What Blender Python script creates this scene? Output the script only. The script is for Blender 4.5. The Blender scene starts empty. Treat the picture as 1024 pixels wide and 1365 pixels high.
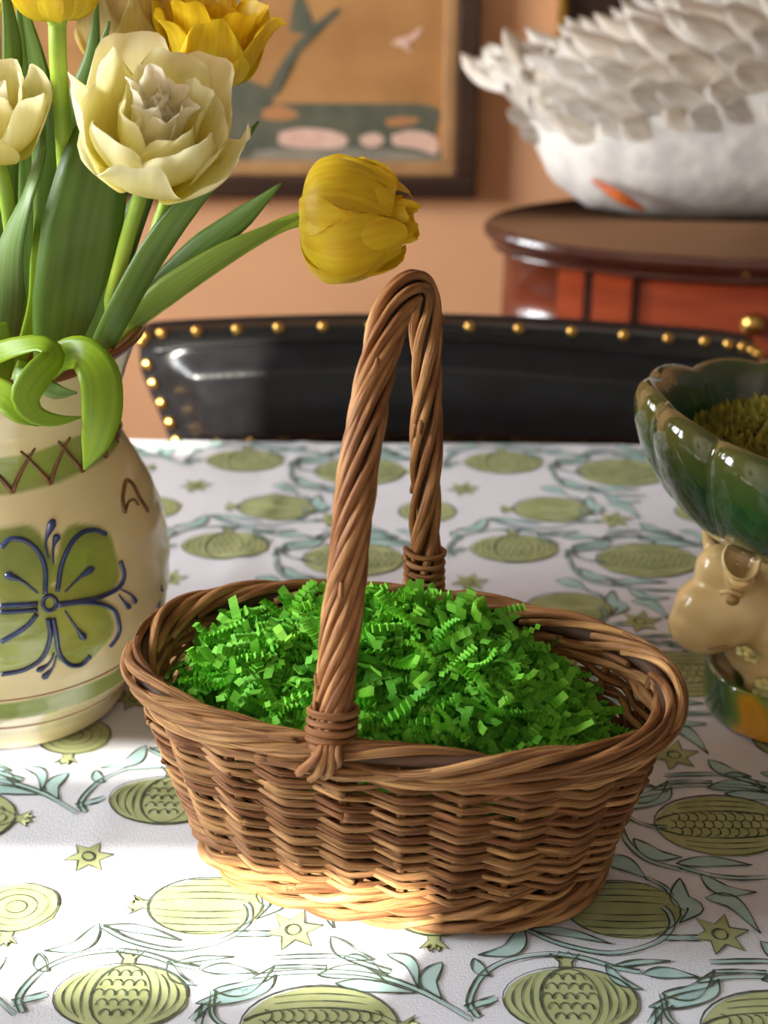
import bpy, math, random
import numpy as np
from mathutils import Vector
R = random.Random(7)
NR = np.random.RandomState(11)
scene = bpy.context.scene
COL = scene.collection
T = 0.75                      # height of the dining table top
# ------------------------------------------------------------------ camera
FPX, CX, CY = 2000.0, 512.0, 682.5
HORIZON, VANX, CAMH = -345.0, 550.0, 0.54
PITCH = math.atan((CY - HORIZON) / FPX)
YAW = math.atan((VANX - CX) / (FPX / math.cos(PITCH)))
CAM = np.array([0.0, 0.0, T + CAMH])
FW = np.array([-math.sin(YAW) * math.cos(PITCH), math.cos(YAW) * math.cos(PITCH), -math.sin(PITCH)])
RT = np.array([math.cos(YAW), math.sin(YAW), 0.0])
UP = np.cross(RT, FW)
cam = bpy.data.cameras.new('camera')
cam.sensor_fit = 'VERTICAL'
cam.sensor_height = 36.0
cam.lens = 36.0 * FPX / 1365.0
cam.clip_start = 0.02
cam.dof.use_dof = True
cam.dof.focus_distance = 0.76
cam.dof.aperture_fstop = 6.6
cam_ob = bpy.data.objects.new('camera', cam)
COL.objects.link(cam_ob)
cam_ob.location = CAM
cam_ob.rotation_euler = (math.pi / 2 - PITCH, 0, YAW)
scene.camera = cam_ob
# ------------------------------------------------------------------ world, sun, window light, exposure
world = bpy.data.worlds.new('world')
scene.world = world
world.use_nodes = True
bg = world.node_tree.nodes['Background']
bg.inputs[0].default_value = (1.0, 0.90, 0.78, 1)
bg.inputs[1].default_value = 0.16
SKY_W = 112.0                                        # watts per square metre of window
SUN_EL, SUN_AZ = math.radians(30), math.radians(30)   # from behind the viewer's left shoulder, through the front window
sd = Vector((math.cos(SUN_EL) * math.sin(SUN_AZ), math.cos(SUN_EL) * math.cos(SUN_AZ), -math.sin(SUN_EL)))
sun = bpy.data.lights.new('sun', 'SUN')
sun.energy = 22.0
sun.color = (1.0, 0.94, 0.84)
sun.angle = math.radians(0.45)
sun_ob = bpy.data.objects.new('sun', sun)
COL.objects.link(sun_ob)
sun_ob.rotation_euler = sd.to_track_quat('-Z', 'Y').to_euler()
sun_ob.location = (-3, -4, 4)
WALLX, WIN_Z0, WIN_Z1 = -2.00, 0.75, 2.55
FRONTY = -1.0
WINDOWS = [(0.05, 1.05), (1.36, 1.48)]
for k, (wy0, wy1) in enumerate(WINDOWS):            # sky light coming in through the two windows
    ar = bpy.data.lights.new('window_daylight', 'AREA')
    ar.shape = 'RECTANGLE'
    ar.size, ar.size_y = wy1 - wy0, WIN_Z1 - WIN_Z0
    ar.energy = SKY_W * ar.size * ar.size_y
    ar.color = (0.94, 0.97, 1.0)
    ar_ob = bpy.data.objects.new('window_daylight', ar)
    COL.objects.link(ar_ob)
    ar_ob.location = (WALLX - 0.12, (wy0 + wy1) / 2, (WIN_Z0 + WIN_Z1) / 2)
    ar_ob.rotation_euler = Vector((1, 0, 0)).to_track_quat('-Z', 'Z').to_euler()
vs = scene.view_settings
vs.view_transform = 'Standard'
vs.look = 'None'
vs.exposure = 0.0
vs.gamma = 1.0
vs.use_curve_mapping = False

# ------------------------------------------------------------------ helpers: photo measurements to metres
def ray(x, y):
    return FW + RT * ((x - CX) / FPX) - UP * ((y - CY) / FPX)
def gp(x, y, z=T):                     # the point of height z seen at (x, y)
    r = ray(x, y)
    return CAM + r * ((z - CAM[2]) / r[2])
def vp(x, y, Y):                       # the point of depth Y seen at (x, y)
    r = ray(x, y)
    return CAM + r * (Y / r[1])
def pxm(P):                            # metres per photo pixel at P
    return float(np.dot(np.asarray(P) - CAM, FW)) / FPX

# ------------------------------------------------------------------ helpers: objects
ORG = {}
def root(name, label, cat, loc, group=None):
    o = bpy.data.objects.new(name, None)
    COL.objects.link(o)
    o.empty_display_size = 0.02
    o.location = loc
    ORG[o.name] = np.array(loc, float)
    o['label'] = label
    o['category'] = cat
    if group: o['group'] = group
    return o
def tag(o, label=None, cat=None, group=None, kind=None):
    if label: o['label'] = label
    if cat: o['category'] = cat
    if group: o['group'] = group
    if kind: o['kind'] = kind
    return o
def build(name, verts, faces, mat, parent=None, smooth=True, loc=None, uv=None, attr=None, mats=None, midx=None):
    v = np.asarray(verts, float).reshape(-1, 3)
    org = ORG[parent.name] if parent else (np.array(loc, float) if loc is not None else np.zeros(3))
    me = bpy.data.meshes.new(name)
    me.from_pydata((v - org).tolist(), [], [tuple(int(i) for i in f) for f in faces])
    if mats:
        for m in mats: me.materials.append(m)
        me.polygons.foreach_set('material_index', np.asarray(midx, dtype=np.int32))
    else:
        me.materials.append(mat)
    me.polygons.foreach_set('use_smooth', [smooth] * len(me.polygons))
    if uv is not None:
        lay = me.uv_layers.new(name='uv')
        li = np.zeros(len(me.loops), dtype=np.int32)
        me.loops.foreach_get('vertex_index', li)
        lay.data.foreach_set('uv', np.asarray(uv, float)[li].ravel())
    if attr is not None:
        a = me.attributes.new('paint', 'FLOAT', 'POINT')
        a.data.foreach_set('value', np.asarray(attr, float))
    me.update()
    o = bpy.data.objects.new(name, me)
    COL.objects.link(o)
    if parent:
        o.parent = parent
        ORG[o.name] = org
    else:
        o.location = org
        ORG[o.name] = org
    return o
def join(parts):
    V, F, U, n = [], [], [], 0
    for p in parts:
        V.append(np.asarray(p[0], float)); F += [tuple(i + n for i in f) for f in p[1]]
        if len(p) > 2: U.append(np.asarray(p[2], float))
        n += len(p[0])
    return (np.concatenate(V), F, np.concatenate(U)) if U else (np.concatenate(V), F)
def spline(pts, n):
    p = np.asarray(pts, float)
    if len(p) == 2:
        t = np.linspace(0, 1, n)[:, None]
        return p[0] * (1 - t) + p[1] * t
    q = np.vstack([2 * p[0] - p[1], p, 2 * p[-1] - p[-2]])
    out = []
    for t in np.linspace(0, len(p) - 1, n):
        i = min(int(t), len(p) - 2); u = t - i
        a, b, c, d = q[i], q[i + 1], q[i + 2], q[i + 3]
        out.append(.5 * (2 * b + (c - a) * u + (2 * a - 5 * b + 4 * c - d) * u * u + (3 * b - a - 3 * c + d) * u ** 3))
    return np.array(out)
def frames(P, closed=False):
    P = np.asarray(P, float)
    t = (np.roll(P, -1, 0) - np.roll(P, 1, 0)) if closed else np.gradient(P, axis=0)
    t /= np.linalg.norm(t, axis=1)[:, None] + 1e-12
    n = np.zeros_like(P)
    a = np.array([0, 0, 1.]) if abs(t[0][2]) < .9 else np.array([1., 0, 0])
    n[0] = np.cross(t[0], a); n[0] /= np.linalg.norm(n[0])
    for i in range(1, len(P)):
        v = n[i - 1] - t[i] * np.dot(n[i - 1], t[i])
        n[i] = v / (np.linalg.norm(v) + 1e-12)
    return t, n, np.cross(t, n)
def tube(P, r, sides=6, closed=False, cap=True):
    P = np.asarray(P, float); m = len(P)
    rad = np.broadcast_to(np.asarray(r, float), (m,))
    t, n, b = frames(P, closed)
    ang = np.arange(sides) * 2 * np.pi / sides
    V = P[:, None, :] + rad[:, None, None] * (np.cos(ang)[None, :, None] * n[:, None, :] + np.sin(ang)[None, :, None] * b[:, None, :])
    L = np.concatenate([[0], np.cumsum(np.linalg.norm(np.diff(P, axis=0), axis=1))])
    U = np.stack([np.repeat(L, sides), np.tile(np.arange(sides) / sides, m)], 1)
    V = V.reshape(-1, 3)
    F = []
    for i in range(m if closed else m - 1):
        j = (i + 1) % m
        for k in range(sides):
            l = (k + 1) % sides
            F.append((i * sides + k, i * sides + l, j * sides + l, j * sides + k))
    if cap and not closed:
        F.append(tuple(range(sides))[::-1]); F.append(tuple((m - 1) * sides + k for k in range(sides)))
    return V, F, U
def gridf(nu, nv, wrap=False):
    F = []
    for i in range(nu - 1):
        for j in range(nv if wrap else nv - 1):
            k = (j + 1) % nv
            F.append((i * nv + j, i * nv + k, (i + 1) * nv + k, (i + 1) * nv + j))
    return F
def box(x0, x1, y0, y1, z0, z1):
    V = [(x, y, z) for x in (x0, x1) for y in (y0, y1) for z in (z0, z1)]
    return np.array(V, float), [(0, 1, 3, 2), (4, 6, 7, 5), (0, 4, 5, 1), (2, 3, 7, 6), (0, 2, 6, 4), (1, 5, 7, 3)]
def bevel(o, w, seg=2):
    m = o.modifiers.new('bevel', 'BEVEL'); m.width = w; m.segments = seg; m.limit_method = 'ANGLE'
    return o
def lathe(prof, n, c):
    p = np.asarray(prof, float); a = np.arange(n) * 2 * np.pi / n
    V = np.stack([c[0] + p[:, 0:1] * np.cos(a), c[1] + p[:, 0:1] * np.sin(a), c[2] + np.repeat(p[:, 1:2], n, 1)], -1).reshape(-1, 3)
    return V, gridf(len(p), n, True)
def ellipsoid(c, r, nu=14, nv=20, rot=None):
    V = []
    for i in range(nu):
        th = math.pi * i / (nu - 1)
        for j in range(nv):
            ph = 2 * math.pi * j / nv
            V.append((math.sin(th) * math.cos(ph) * r[0], math.sin(th) * math.sin(ph) * r[1], math.cos(th) * r[2]))
    V = np.array(V)
    if rot is not None: V = V @ np.asarray(rot).T
    return V + np.asarray(c), gridf(nu, nv, True)
def roty(a):
    c, s = math.cos(a), math.sin(a)
    return np.array([[c, 0, s], [0, 1, 0], [-s, 0, c]])

# ------------------------------------------------------------------ helpers: materials
def srgb(c):
    return tuple(((x / 255) / 12.92 if x / 255 <= .04045 else (((x / 255) + .055) / 1.055) ** 2.4) for x in c) + (1.0,)
def ramp(nt, stops):
    n = nt.nodes.new('ShaderNodeValToRGB')
    e = n.color_ramp.elements
    while len(e) < len(stops): e.new(0.5)
    for i, (p, c) in enumerate(stops):
        e[i].position = p; e[i].color = srgb(c)
    return n
def mat(name, c, c2=None, scale=20, rough=.5, metal=0, coat=0, bump=0, bscale=80, transl=0, sub=0, rand=None, uvs=None, uvramp=None, detail=4, stretch=None, spec=.5):
    m = bpy.data.materials.new(name); m.use_nodes = True
    nt = m.node_tree; N = nt.nodes; L = nt.links
    b = N['Principled BSDF']; out = N['Material Output']
    b.inputs['Roughness'].default_value = rough
    b.inputs['Metallic'].default_value = metal
    b.inputs['Specular IOR Level'].default_value = spec
    if coat:
        b.inputs['Coat Weight'].default_value = coat; b.inputs['Coat Roughness'].default_value = .04
    if sub:
        b.inputs['Subsurface Weight'].default_value = sub; b.inputs['Subsurface Radius'].default_value = (.01, .008, .004)
    tc = N.new('ShaderNodeTexCoord')
    vec = tc.outputs['Object']
    if uvs:
        mp = N.new('ShaderNodeMapping'); mp.inputs['Scale'].default_value = (uvs[0], uvs[1], 1)
        L.new(tc.outputs['UV'], mp.inputs[0])
        oi = N.new('ShaderNodeObjectInfo'); ad = N.new('ShaderNodeVectorMath'); ad.operation = 'ADD'
        L.new(mp.outputs[0], ad.inputs[0]); ml = N.new('ShaderNodeMath'); ml.operation = 'MULTIPLY'; ml.inputs[1].default_value = 57
        L.new(oi.outputs['Random'], ml.inputs[0]); L.new(ml.outputs[0], ad.inputs[1])
        vec = ad.outputs[0]
    if stretch:
        mp = N.new('ShaderNodeMapping'); mp.inputs['Scale'].default_value = stretch
        L.new(vec, mp.inputs[0]); vec = mp.outputs[0]
    col = None
    if uvramp:
        sx = N.new('ShaderNodeSeparateXYZ'); L.new(tc.outputs['UV'], sx.inputs[0])
        rp = ramp(nt, uvramp); L.new(sx.outputs[0], rp.inputs[0]); col = rp.outputs[0]
    if rand:
        oi = N.new('ShaderNodeObjectInfo'); rp = ramp(nt, rand); L.new(oi.outputs['Random'], rp.inputs[0]); col = rp.outputs[0]
    if c2 is not None:
        nz = N.new('ShaderNodeTexNoise'); nz.inputs['Scale'].default_value = scale if not uvs else 1.0
        nz.inputs['Detail'].default_value = detail
        L.new(vec, nz.inputs['Vector'])
        rp = N.new('ShaderNodeMapRange'); rp.inputs[1].default_value = .35; rp.inputs[2].default_value = .65
        L.new(nz.outputs[0], rp.inputs[0])
        mx = N.new('ShaderNodeMix'); mx.data_type = 'RGBA'
        L.new(rp.outputs[0], mx.inputs[0])
        if col is not None:
            mx.blend_type = 'MULTIPLY'; L.new(col, mx.inputs[6]); mx.inputs[7].default_value = srgb(c2)
        else:
            mx.inputs[6].default_value = srgb(c); mx.inputs[7].default_value = srgb(c2)
        col = mx.outputs[2]
    if col is None: b.inputs['Base Color'].default_value = srgb(c)
    else: L.new(col, b.inputs['Base Color'])
    if bump:
        nb = N.new('ShaderNodeTexNoise'); nb.inputs['Scale'].default_value = bscale if not uvs else 2.0
        nb.inputs['Detail'].default_value = 5
        L.new(vec, nb.inputs['Vector'])
        bp = N.new('ShaderNodeBump'); bp.inputs['Strength'].default_value = bump; bp.inputs['Distance'].default_value = .002
        L.new(nb.outputs[0], bp.inputs['Height']); L.new(bp.outputs[0], b.inputs['Normal'])
    if transl:
        tr = N.new('ShaderNodeBsdfTranslucent')
        if col is None: tr.inputs[0].default_value = srgb(c)
        else: L.new(col, tr.inputs[0])
        ms = N.new('ShaderNodeMixShader'); ms.inputs[0].default_value = transl
        L.new(b.outputs[0], ms.inputs[1]); L.new(tr.outputs[0], ms.inputs[2]); L.new(ms.outputs[0], out.inputs[0])
    return m
WILLOW = [(0, (178, 132, 80)), (.2, (196, 152, 98)), (.4, (152, 102, 62)), (.6, (188, 144, 94)), (.8, (164, 118, 74)), (1, (204, 160, 104))]
M_willow = mat('willow', (150, 105, 65), (150, 124, 104), rough=.6, uvs=(30, 3.5), rand=WILLOW, bump=.9, detail=7, spec=.3)
M_willow_d = mat('willow_handle', (150, 105, 65), (170, 138, 116), rough=.58, uvs=(34, 3.5), detail=7, spec=.3, rand=[(0, (178, 130, 80)), (.3, (150, 104, 64)), (.6, (190, 144, 92)), (1, (162, 116, 72))], bump=.6)
M_willow_core = mat('willow_core', (78, 50, 28), (56, 36, 20), scale=60, rough=.7)
M_cloth = mat('cotton_cloth', (204, 206, 212), (195, 197, 204), scale=9, rough=.9, bump=.25, bscale=900, spec=.15)
M_pgreen = mat('print_green', (163, 168, 124), (146, 154, 106), scale=60, rough=.9, spec=.1)
M_pteal = mat('print_teal', (164, 190, 186), (146, 176, 174), scale=70, rough=.9, spec=.1)
M_pline = mat('print_line', (54, 60, 50), (84, 94, 78), scale=260, rough=.9, spec=.1)
M_paper = mat('green_paper', (88, 190, 38), (200, 230, 180), scale=30, rough=.6, transl=.3, rand=[(0, (132, 208, 70)), (.35, (150, 222, 80)), (.7, (118, 198, 66)), (1, (168, 230, 88))], spec=.2)
M_paper_s = mat('green_paper_deep', (126, 206, 70), (94, 174, 56), scale=45, rough=.6, transl=.25, spec=.2)
M_leaf_y = mat('tulip_leaf_pale', (148, 172, 62), (120, 150, 56), rough=.42, uvs=(5, 14), transl=.3)
M_stem = mat('tulip_stem', (166, 192, 62), (128, 164, 52), scale=25, rough=.45, sub=.15)
M_leaf = mat('tulip_leaf', (86, 120, 36), (106, 138, 50), rough=.42, uvs=(5, 12), transl=.28)
M_leaf_l = mat('tulip_leaf_lime', (150, 180, 30), (124, 164, 40), rough=.4, uvs=(5, 14), transl=.35)
M_leaf_s = mat('tulip_leaf_silver', (124, 150, 80), (98, 134, 66), rough=.45, uvs=(5, 14), transl=.25)
M_cream = mat('petal_cream', (240, 232, 170), (250, 247, 238), rough=.5, uvs=(3, 14), transl=.4, uvramp=[(0, (230, 214, 76)), (.35, (246, 236, 132)), (.7, (254, 249, 190)), (1, (255, 252, 214))])
M_white = mat('petal_ivory', (246, 242, 220), (252, 250, 244), rough=.5, uvs=(3, 14), transl=.5, uvramp=[(0, (232, 210, 96)), (.35, (250, 242, 200)), (1, (254, 250, 236))])
M_yellow = mat('petal_yellow', (236, 196, 30), (244, 226, 190), rough=.45, uvs=(3, 14), transl=.35, uvramp=[(0, (222, 218, 64)), (.35, (244, 224, 48)), (1, (250, 220, 46))])
M_pale = mat('petal_pale', (236, 224, 160), (240, 232, 220), rough=.5, uvs=(3, 14), transl=.4, uvramp=[(0, (236, 214, 110)), (1, (244, 234, 182))])
M_navy = mat('slip_navy', (30, 44, 88), (44, 66, 120), scale=90, rough=.2, coat=.6)
M_brownslip = mat('slip_brown', (96, 58, 26), (130, 84, 40), scale=90, rough=.25, coat=.5)
M_redslip = mat('slip_red', (158, 92, 62), rough=.3, coat=.4)
M_terra = mat('rim_terracotta', (140, 74, 40), (112, 56, 30), scale=40, rough=.35, coat=.4)
M_glaze_green = mat('glaze_green', (52, 92, 36), (24, 62, 40), scale=16, rough=.12, coat=.8, bump=.35, bscale=45)
M_glaze_olive = mat('glaze_olive', (84, 84, 34), (46, 58, 26), scale=22, rough=.2, coat=.6, bump=.3, bscale=40)
M_tan = mat('glaze_tan', (222, 196, 140), (204, 174, 114), scale=18, rough=.25, coat=.5)
M_tan_d = mat('glaze_tan_dark', (150, 116, 66), rough=.35, coat=.3)
M_petalcer = mat('glaze_flower', (222, 206, 130), (190, 196, 140), scale=100, rough=.3, coat=.4)
M_moss = mat('moss', (164, 152, 56), (118, 122, 44), scale=90, rough=.9, transl=.15)
M_soil = mat('moss_bed', (52, 44, 20), (70, 60, 24), scale=60, rough=1)
M_leather = mat('black_leather', (14, 14, 15), (22, 22, 24), scale=40, rough=.30, bump=.15, bscale=220, spec=.5)
M_brass = mat('brass', (216, 176, 96), (196, 150, 76), scale=80, rough=.28, metal=1)
M_mahog = mat('mahogany', (122, 56, 30), (92, 38, 22), scale=1, rough=.25, coat=.5, stretch=(6, 6, 60))
M_mahog_top = mat('mahogany_top', (74, 34, 24), (56, 26, 20), scale=1, rough=.2, coat=.6, stretch=(4, 40, 40))
M_mahog_r = mat('mahogany_red', (152, 66, 34), (126, 50, 28), scale=1, rough=.25, coat=.5, stretch=(5, 5, 50))
M_dark = mat('dark_inlay', (48, 24, 18), rough=.3)
M_wall = mat('wall_paint', (220, 168, 126), (214, 162, 120), scale=4, rough=.8, bump=.08, bscale=300, spec=.2)
M_wall_w = mat('wall_left_paint', (226, 214, 200), rough=.85)
M_floor = mat('floor_wood', (116, 76, 48), (92, 58, 36), scale=1, rough=.4, stretch=(3, 30, 3))
M_frame = mat('frame_dark', (66, 44, 32), (48, 32, 24), scale=1, rough=.35, stretch=(5, 40, 40))
M_liner = mat('frame_tan', (176, 134, 88), (156, 116, 74), scale=30, rough=.5)
M_gold = mat('frame_gold', (176, 136, 52), (140, 102, 36), scale=50, rough=.35, metal=.6)
M_feather = mat('feather_white', (240, 236, 228), (228, 222, 214), rough=.75, uvs=(10, 5), transl=.25, rand=[(0, (246, 242, 234)), (.5, (236, 232, 226)), (1, (248, 240, 226))])
M_plume = mat('body_white', (224, 220, 212), (196, 192, 188), scale=45, rough=.85, bump=.9, bscale=60)
M_orange = mat('orange_beak', (196, 96, 30), (168, 76, 24), scale=50, rough=.4)
M_white_w = mat('window_paint', (238, 236, 230), rough=.5)
M_table = mat('table_wood', (104, 66, 40), (82, 50, 32), scale=1, rough=.4, stretch=(30, 3, 3))

# ------------------------------------------------------------------ the setting
WALLY = 1.84
def struct(name, geo, m, parent=None):
    o = build(name, geo[0], geo[1], m, parent, smooth=False)
    if parent is None: o['kind'] = 'structure'
    return o
struct('floor', box(-2.1, 1.9, -1.1, WALLY + .1, -.05, 0), M_floor)
struct('wall_back', box(-2.1, 1.9, WALLY, WALLY + .1, 0, 2.7), M_wall)
(w0, w1), (w2, w3) = WINDOWS
struct('wall_left', join([box(WALLX - .1, WALLX, FRONTY, w0, 0, 4.6), box(WALLX - .1, WALLX, w1, w2, 0, 4.6), box(WALLX - .1, WALLX, w3, WALLY, 0, 4.6)]
       + [g for a, b in WINDOWS for g in (box(WALLX - .1, WALLX, a, b, 0, WIN_Z0), box(WALLX - .1, WALLX, a, b, WIN_Z1, 4.6))]), M_wall_w)
struct('baseboard_back', box(-2.0, 1.9, WALLY - .018, WALLY, 0, .14), M_white_w)
wins = []
for k, (a, b) in enumerate(WINDOWS):
    wins.append(struct('window_%d' % (k + 1), join([box(WALLX - .08, WALLX - .02, a, b, WIN_Z0, WIN_Z0 + .03), box(WALLX - .08, WALLX - .02, a, b, WIN_Z1 - .03, WIN_Z1),
                box(WALLX - .08, WALLX - .02, a, a + .02, WIN_Z0, WIN_Z1), box(WALLX - .08, WALLX - .02, b - .008, b, WIN_Z0, WIN_Z1)]), M_white_w))
    struct('mullion', box(WALLX - .07, WALLX - .03, a, b, 1.18, 1.205), M_white_w, wins[k])
struct('sun_blocker', box(-4.2, WALLX - .1, -.1, .0, 0, 4.6), M_wall_w)      # unseen slab added to keep direct sun out of the side windows
# front wall behind the viewer, with the window the sun comes through
RISE = math.tan(SUN_EL) / math.cos(SUN_AZ)
def sunz(px, py): return T + (gp(px, py)[1] - FRONTY + .028) * RISE    # height on the front wall of the ray that lands here
JAMB = gp(575, 1240); jx = JAMB[0] - (JAMB[1] - FRONTY) * math.tan(SUN_AZ)
FZ1, FZ0 = sunz(130, 1000), 1.0
FX0 = -1.29
hx0, hx1, hz0, hz1 = -1.57, -1.42, 2.19, 2.34        # small high opening added to let sun reach the chair's left edge
def fb(x0, x1, z0, z1): return box(x0, x1, FRONTY - .03, FRONTY, z0, z1)
struct('wall_front', join([fb(jx, 1.9, 0, 4.6), fb(FX0, jx, 0, FZ0), fb(FX0, jx, FZ1, 4.6), fb(WALLX - .1, hx0, 0, 4.6), fb(hx0, hx1, 0, hz0), fb(hx0, hx1, hz1, 4.6), fb(hx1, FX0, 0, 4.6)]), M_wall_w)
struct('window_4', join([fb(hx0, hx0 + .004, hz0, hz1), fb(hx1 - .004, hx1, hz0, hz1), fb(hx0, hx1, hz0, hz0 + .004), fb(hx0, hx1, hz1 - .004, hz1)]), M_white_w)
tx = gp(262, 1020); tx = tx[0] - (tx[1] - FRONTY) * math.tan(SUN_AZ)
w3 = struct('window_3', join([box(tx, jx, FRONTY - .03, FRONTY - .02, sunz(130, 1060), FZ1), box(FX0, FX0 + .03, FRONTY - .03, FRONTY, FZ0, FZ1), box(FX0, jx, FRONTY - .03, FRONTY, FZ0, FZ0 + .03)]), M_white_w)  # first box is a panel added to cut the upper sun strip short
for (ya, yb) in ((1040, 1142), (1334, 1400)):
    struct('mullion', box(FX0, jx, FRONTY - .03, FRONTY - .02, sunz(130, yb), sunz(130, ya)), M_white_w, w3)

# ------------------------------------------------------------------ dining table and cloth
TX0, TX1, TY0, TY1 = -.80, .85, .20, gp(512, 590)[1]
tb = root('dining_table', 'wooden dining table hidden under the printed cloth', 'table', ((TX0 + TX1) / 2, (TY0 + TY1) / 2, 0))
build('table_top', *box(TX0 + .01, TX1 - .01, TY0 + .01, TY1 - .01, T - .035, T - .003), M_table, tb, smooth=False)
for x in (TX0 + .08, TX1 - .14):
    for y in (TY0 + .08, TY1 - .14):
        build('leg', *box(x, x + .06, y, y + .06, 0, T - .035), M_table, tb, smooth=False)
CREASE = [gp(400, 600)[0], gp(118, 1120)[0]]
def cloth_h(x, y):
    q = gp(400, 600); r = gp(118, 1120)
    xc = r[0] + (q[0] - r[0]) * (y - r[1]) / (q[1] - r[1])
    return (.0010 * np.sin(7.1 * x + 3.3 * y) * np.sin(5.3 * y - 2.1 * x + 1) + .0006 * np.sin(17 * x + 9 * y + 2)
            + .0016 * np.exp(-((x - xc) / .006) ** 2) + T)
def cloth_mesh():
    nx, ny, drop = 150, 110, .20
    def axis(a, b, n):
        m = np.linspace(a, b, n)
        return np.concatenate([[a - .012, a - .01, a - .005], m, [b + .005, b + .010, b + .012]]), np.concatenate([[-drop, -.02, -.003], np.zeros(n), [-.003, -.02, -drop]])
    X, dx = axis(TX0, TX1, nx); Y, dy = axis(TY0, TY1, ny)
    gx, gy = np.meshgrid(X, Y, indexing='ij')
    z = cloth_h(gx, gy) + np.minimum(dx[:, None], dy[None, :])
    return np.stack([gx, gy, z], -1).reshape(-1, 3), gridf(len(X), len(Y))
cv, cf = cloth_mesh()
cloth = build('tablecloth', cv, cf, M_cloth, loc=((TX0 + TX1) / 2, (TY0 + TY1) / 2, T - .2))
tag(cloth, 'white cotton tablecloth block printed with green pomegranates and teal vines', 'tablecloth')
# block print: one repeat measured on the photo, laid out over the cloth
PX, PY = .2175, .1516
class Print:
    def __init__(s): s.V, s.F, s.I, s.n = [], [], [], 0
    def add(s, v, f, i):
        s.V.append(v); s.F += [tuple(k + s.n for k in q) for q in f]; s.I += [i] * len(f); s.n += len(v)
    def line(s, P, w, i=2, taper=False):
        P = np.asarray(P, float)[:, :2]
        t = np.gradient(P, axis=0); t /= np.linalg.norm(t, axis=1)[:, None] + 1e-12
        nrm = np.stack([-t[:, 1], t[:, 0]], 1)
        m = len(P); k = np.linspace(0, 1, m)
        ww = w * (.75 + .35 * np.sin(k * 9 + P[0, 0] * 900)) * (np.sin(np.pi * np.clip(k, .04, .96)) ** .5 if taper else 1)
        V = np.concatenate([P + nrm * (ww / 2)[:, None] if taper else P + nrm * np.atleast_1d(ww)[:, None] / 2, P - nrm * np.atleast_1d(ww)[:, None] / 2])
        s.add(np.column_stack([V, np.full(2 * m, .0009 if i == 2 else .0006)]), [(a, a + 1, m + a + 1, m + a) for a in range(m - 1)], i)
    def blob(s, P, i):                   # filled outline around its centre
        P = np.asarray(P, float)[:, :2]; c = P.mean(0); m = len(P)
        rings = [c + (P - c) * k for k in (1, .66, .33)]
        V = np.concatenate(rings + [c[None]])
        F = []
        for r in range(2):
            for a in range(m): b = (a + 1) % m; F.append((r * m + a, r * m + b, (r + 1) * m + b, (r + 1) * m + a))
        for a in range(m): F.append((2 * m + a, 2 * m + (a + 1) % m, 3 * m))
        s.add(np.column_stack([V, np.full(len(V), .0005)]), F, i)
    def leaf(s, P, w, i=1):              # leaf along a line, filled and outlined, with a midrib
        C = spline(np.asarray(P)[:, :2], 16)
        t = np.gradient(C, axis=0); t /= np.linalg.norm(t, axis=1)[:, None] + 1e-12
        nrm = np.stack([-t[:, 1], t[:, 0]], 1); k = np.linspace(0, 1, 16)
        ww = w * .74 * np.sin(np.pi * k ** .8) ** 1.1 / 2
        A, B = C + nrm * ww[:, None], C - nrm * ww[:, None]
        V = np.concatenate([A, B]); m = 16
        s.add(np.column_stack([V, np.full(2 * m, .0005)]), [(a, a + 1, m + a + 1, m + a) for a in range(m - 1)], i)
        s.line(A, .0010); s.line(B, .0010)
PR = Print()
def gpx(*pts): return [gp(x, y) for x, y in pts]
def c5(*pts): return [gp(600 + x / 2.415, 980 + y / 2.415) for x, y in pts]
def c6(*pts): return [gp(300 + x / 2.438, 1180 + y / 2.438) for x, y in pts]
def oval(c, a, b, n=28, rot=0, e=2.0):
    t = np.linspace(0, 2 * np.pi, n + 1)
    u = a * np.sign(np.cos(t)) * np.abs(np.cos(t)) ** (2 / e); v = b * np.sign(np.sin(t)) * np.abs(np.sin(t)) ** (2 / e)
    return np.stack([c[0] + u * np.cos(rot) - v * np.sin(rot), c[1] + u * np.sin(rot) + v * np.cos(rot)], 1)
LW = .0012
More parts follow.
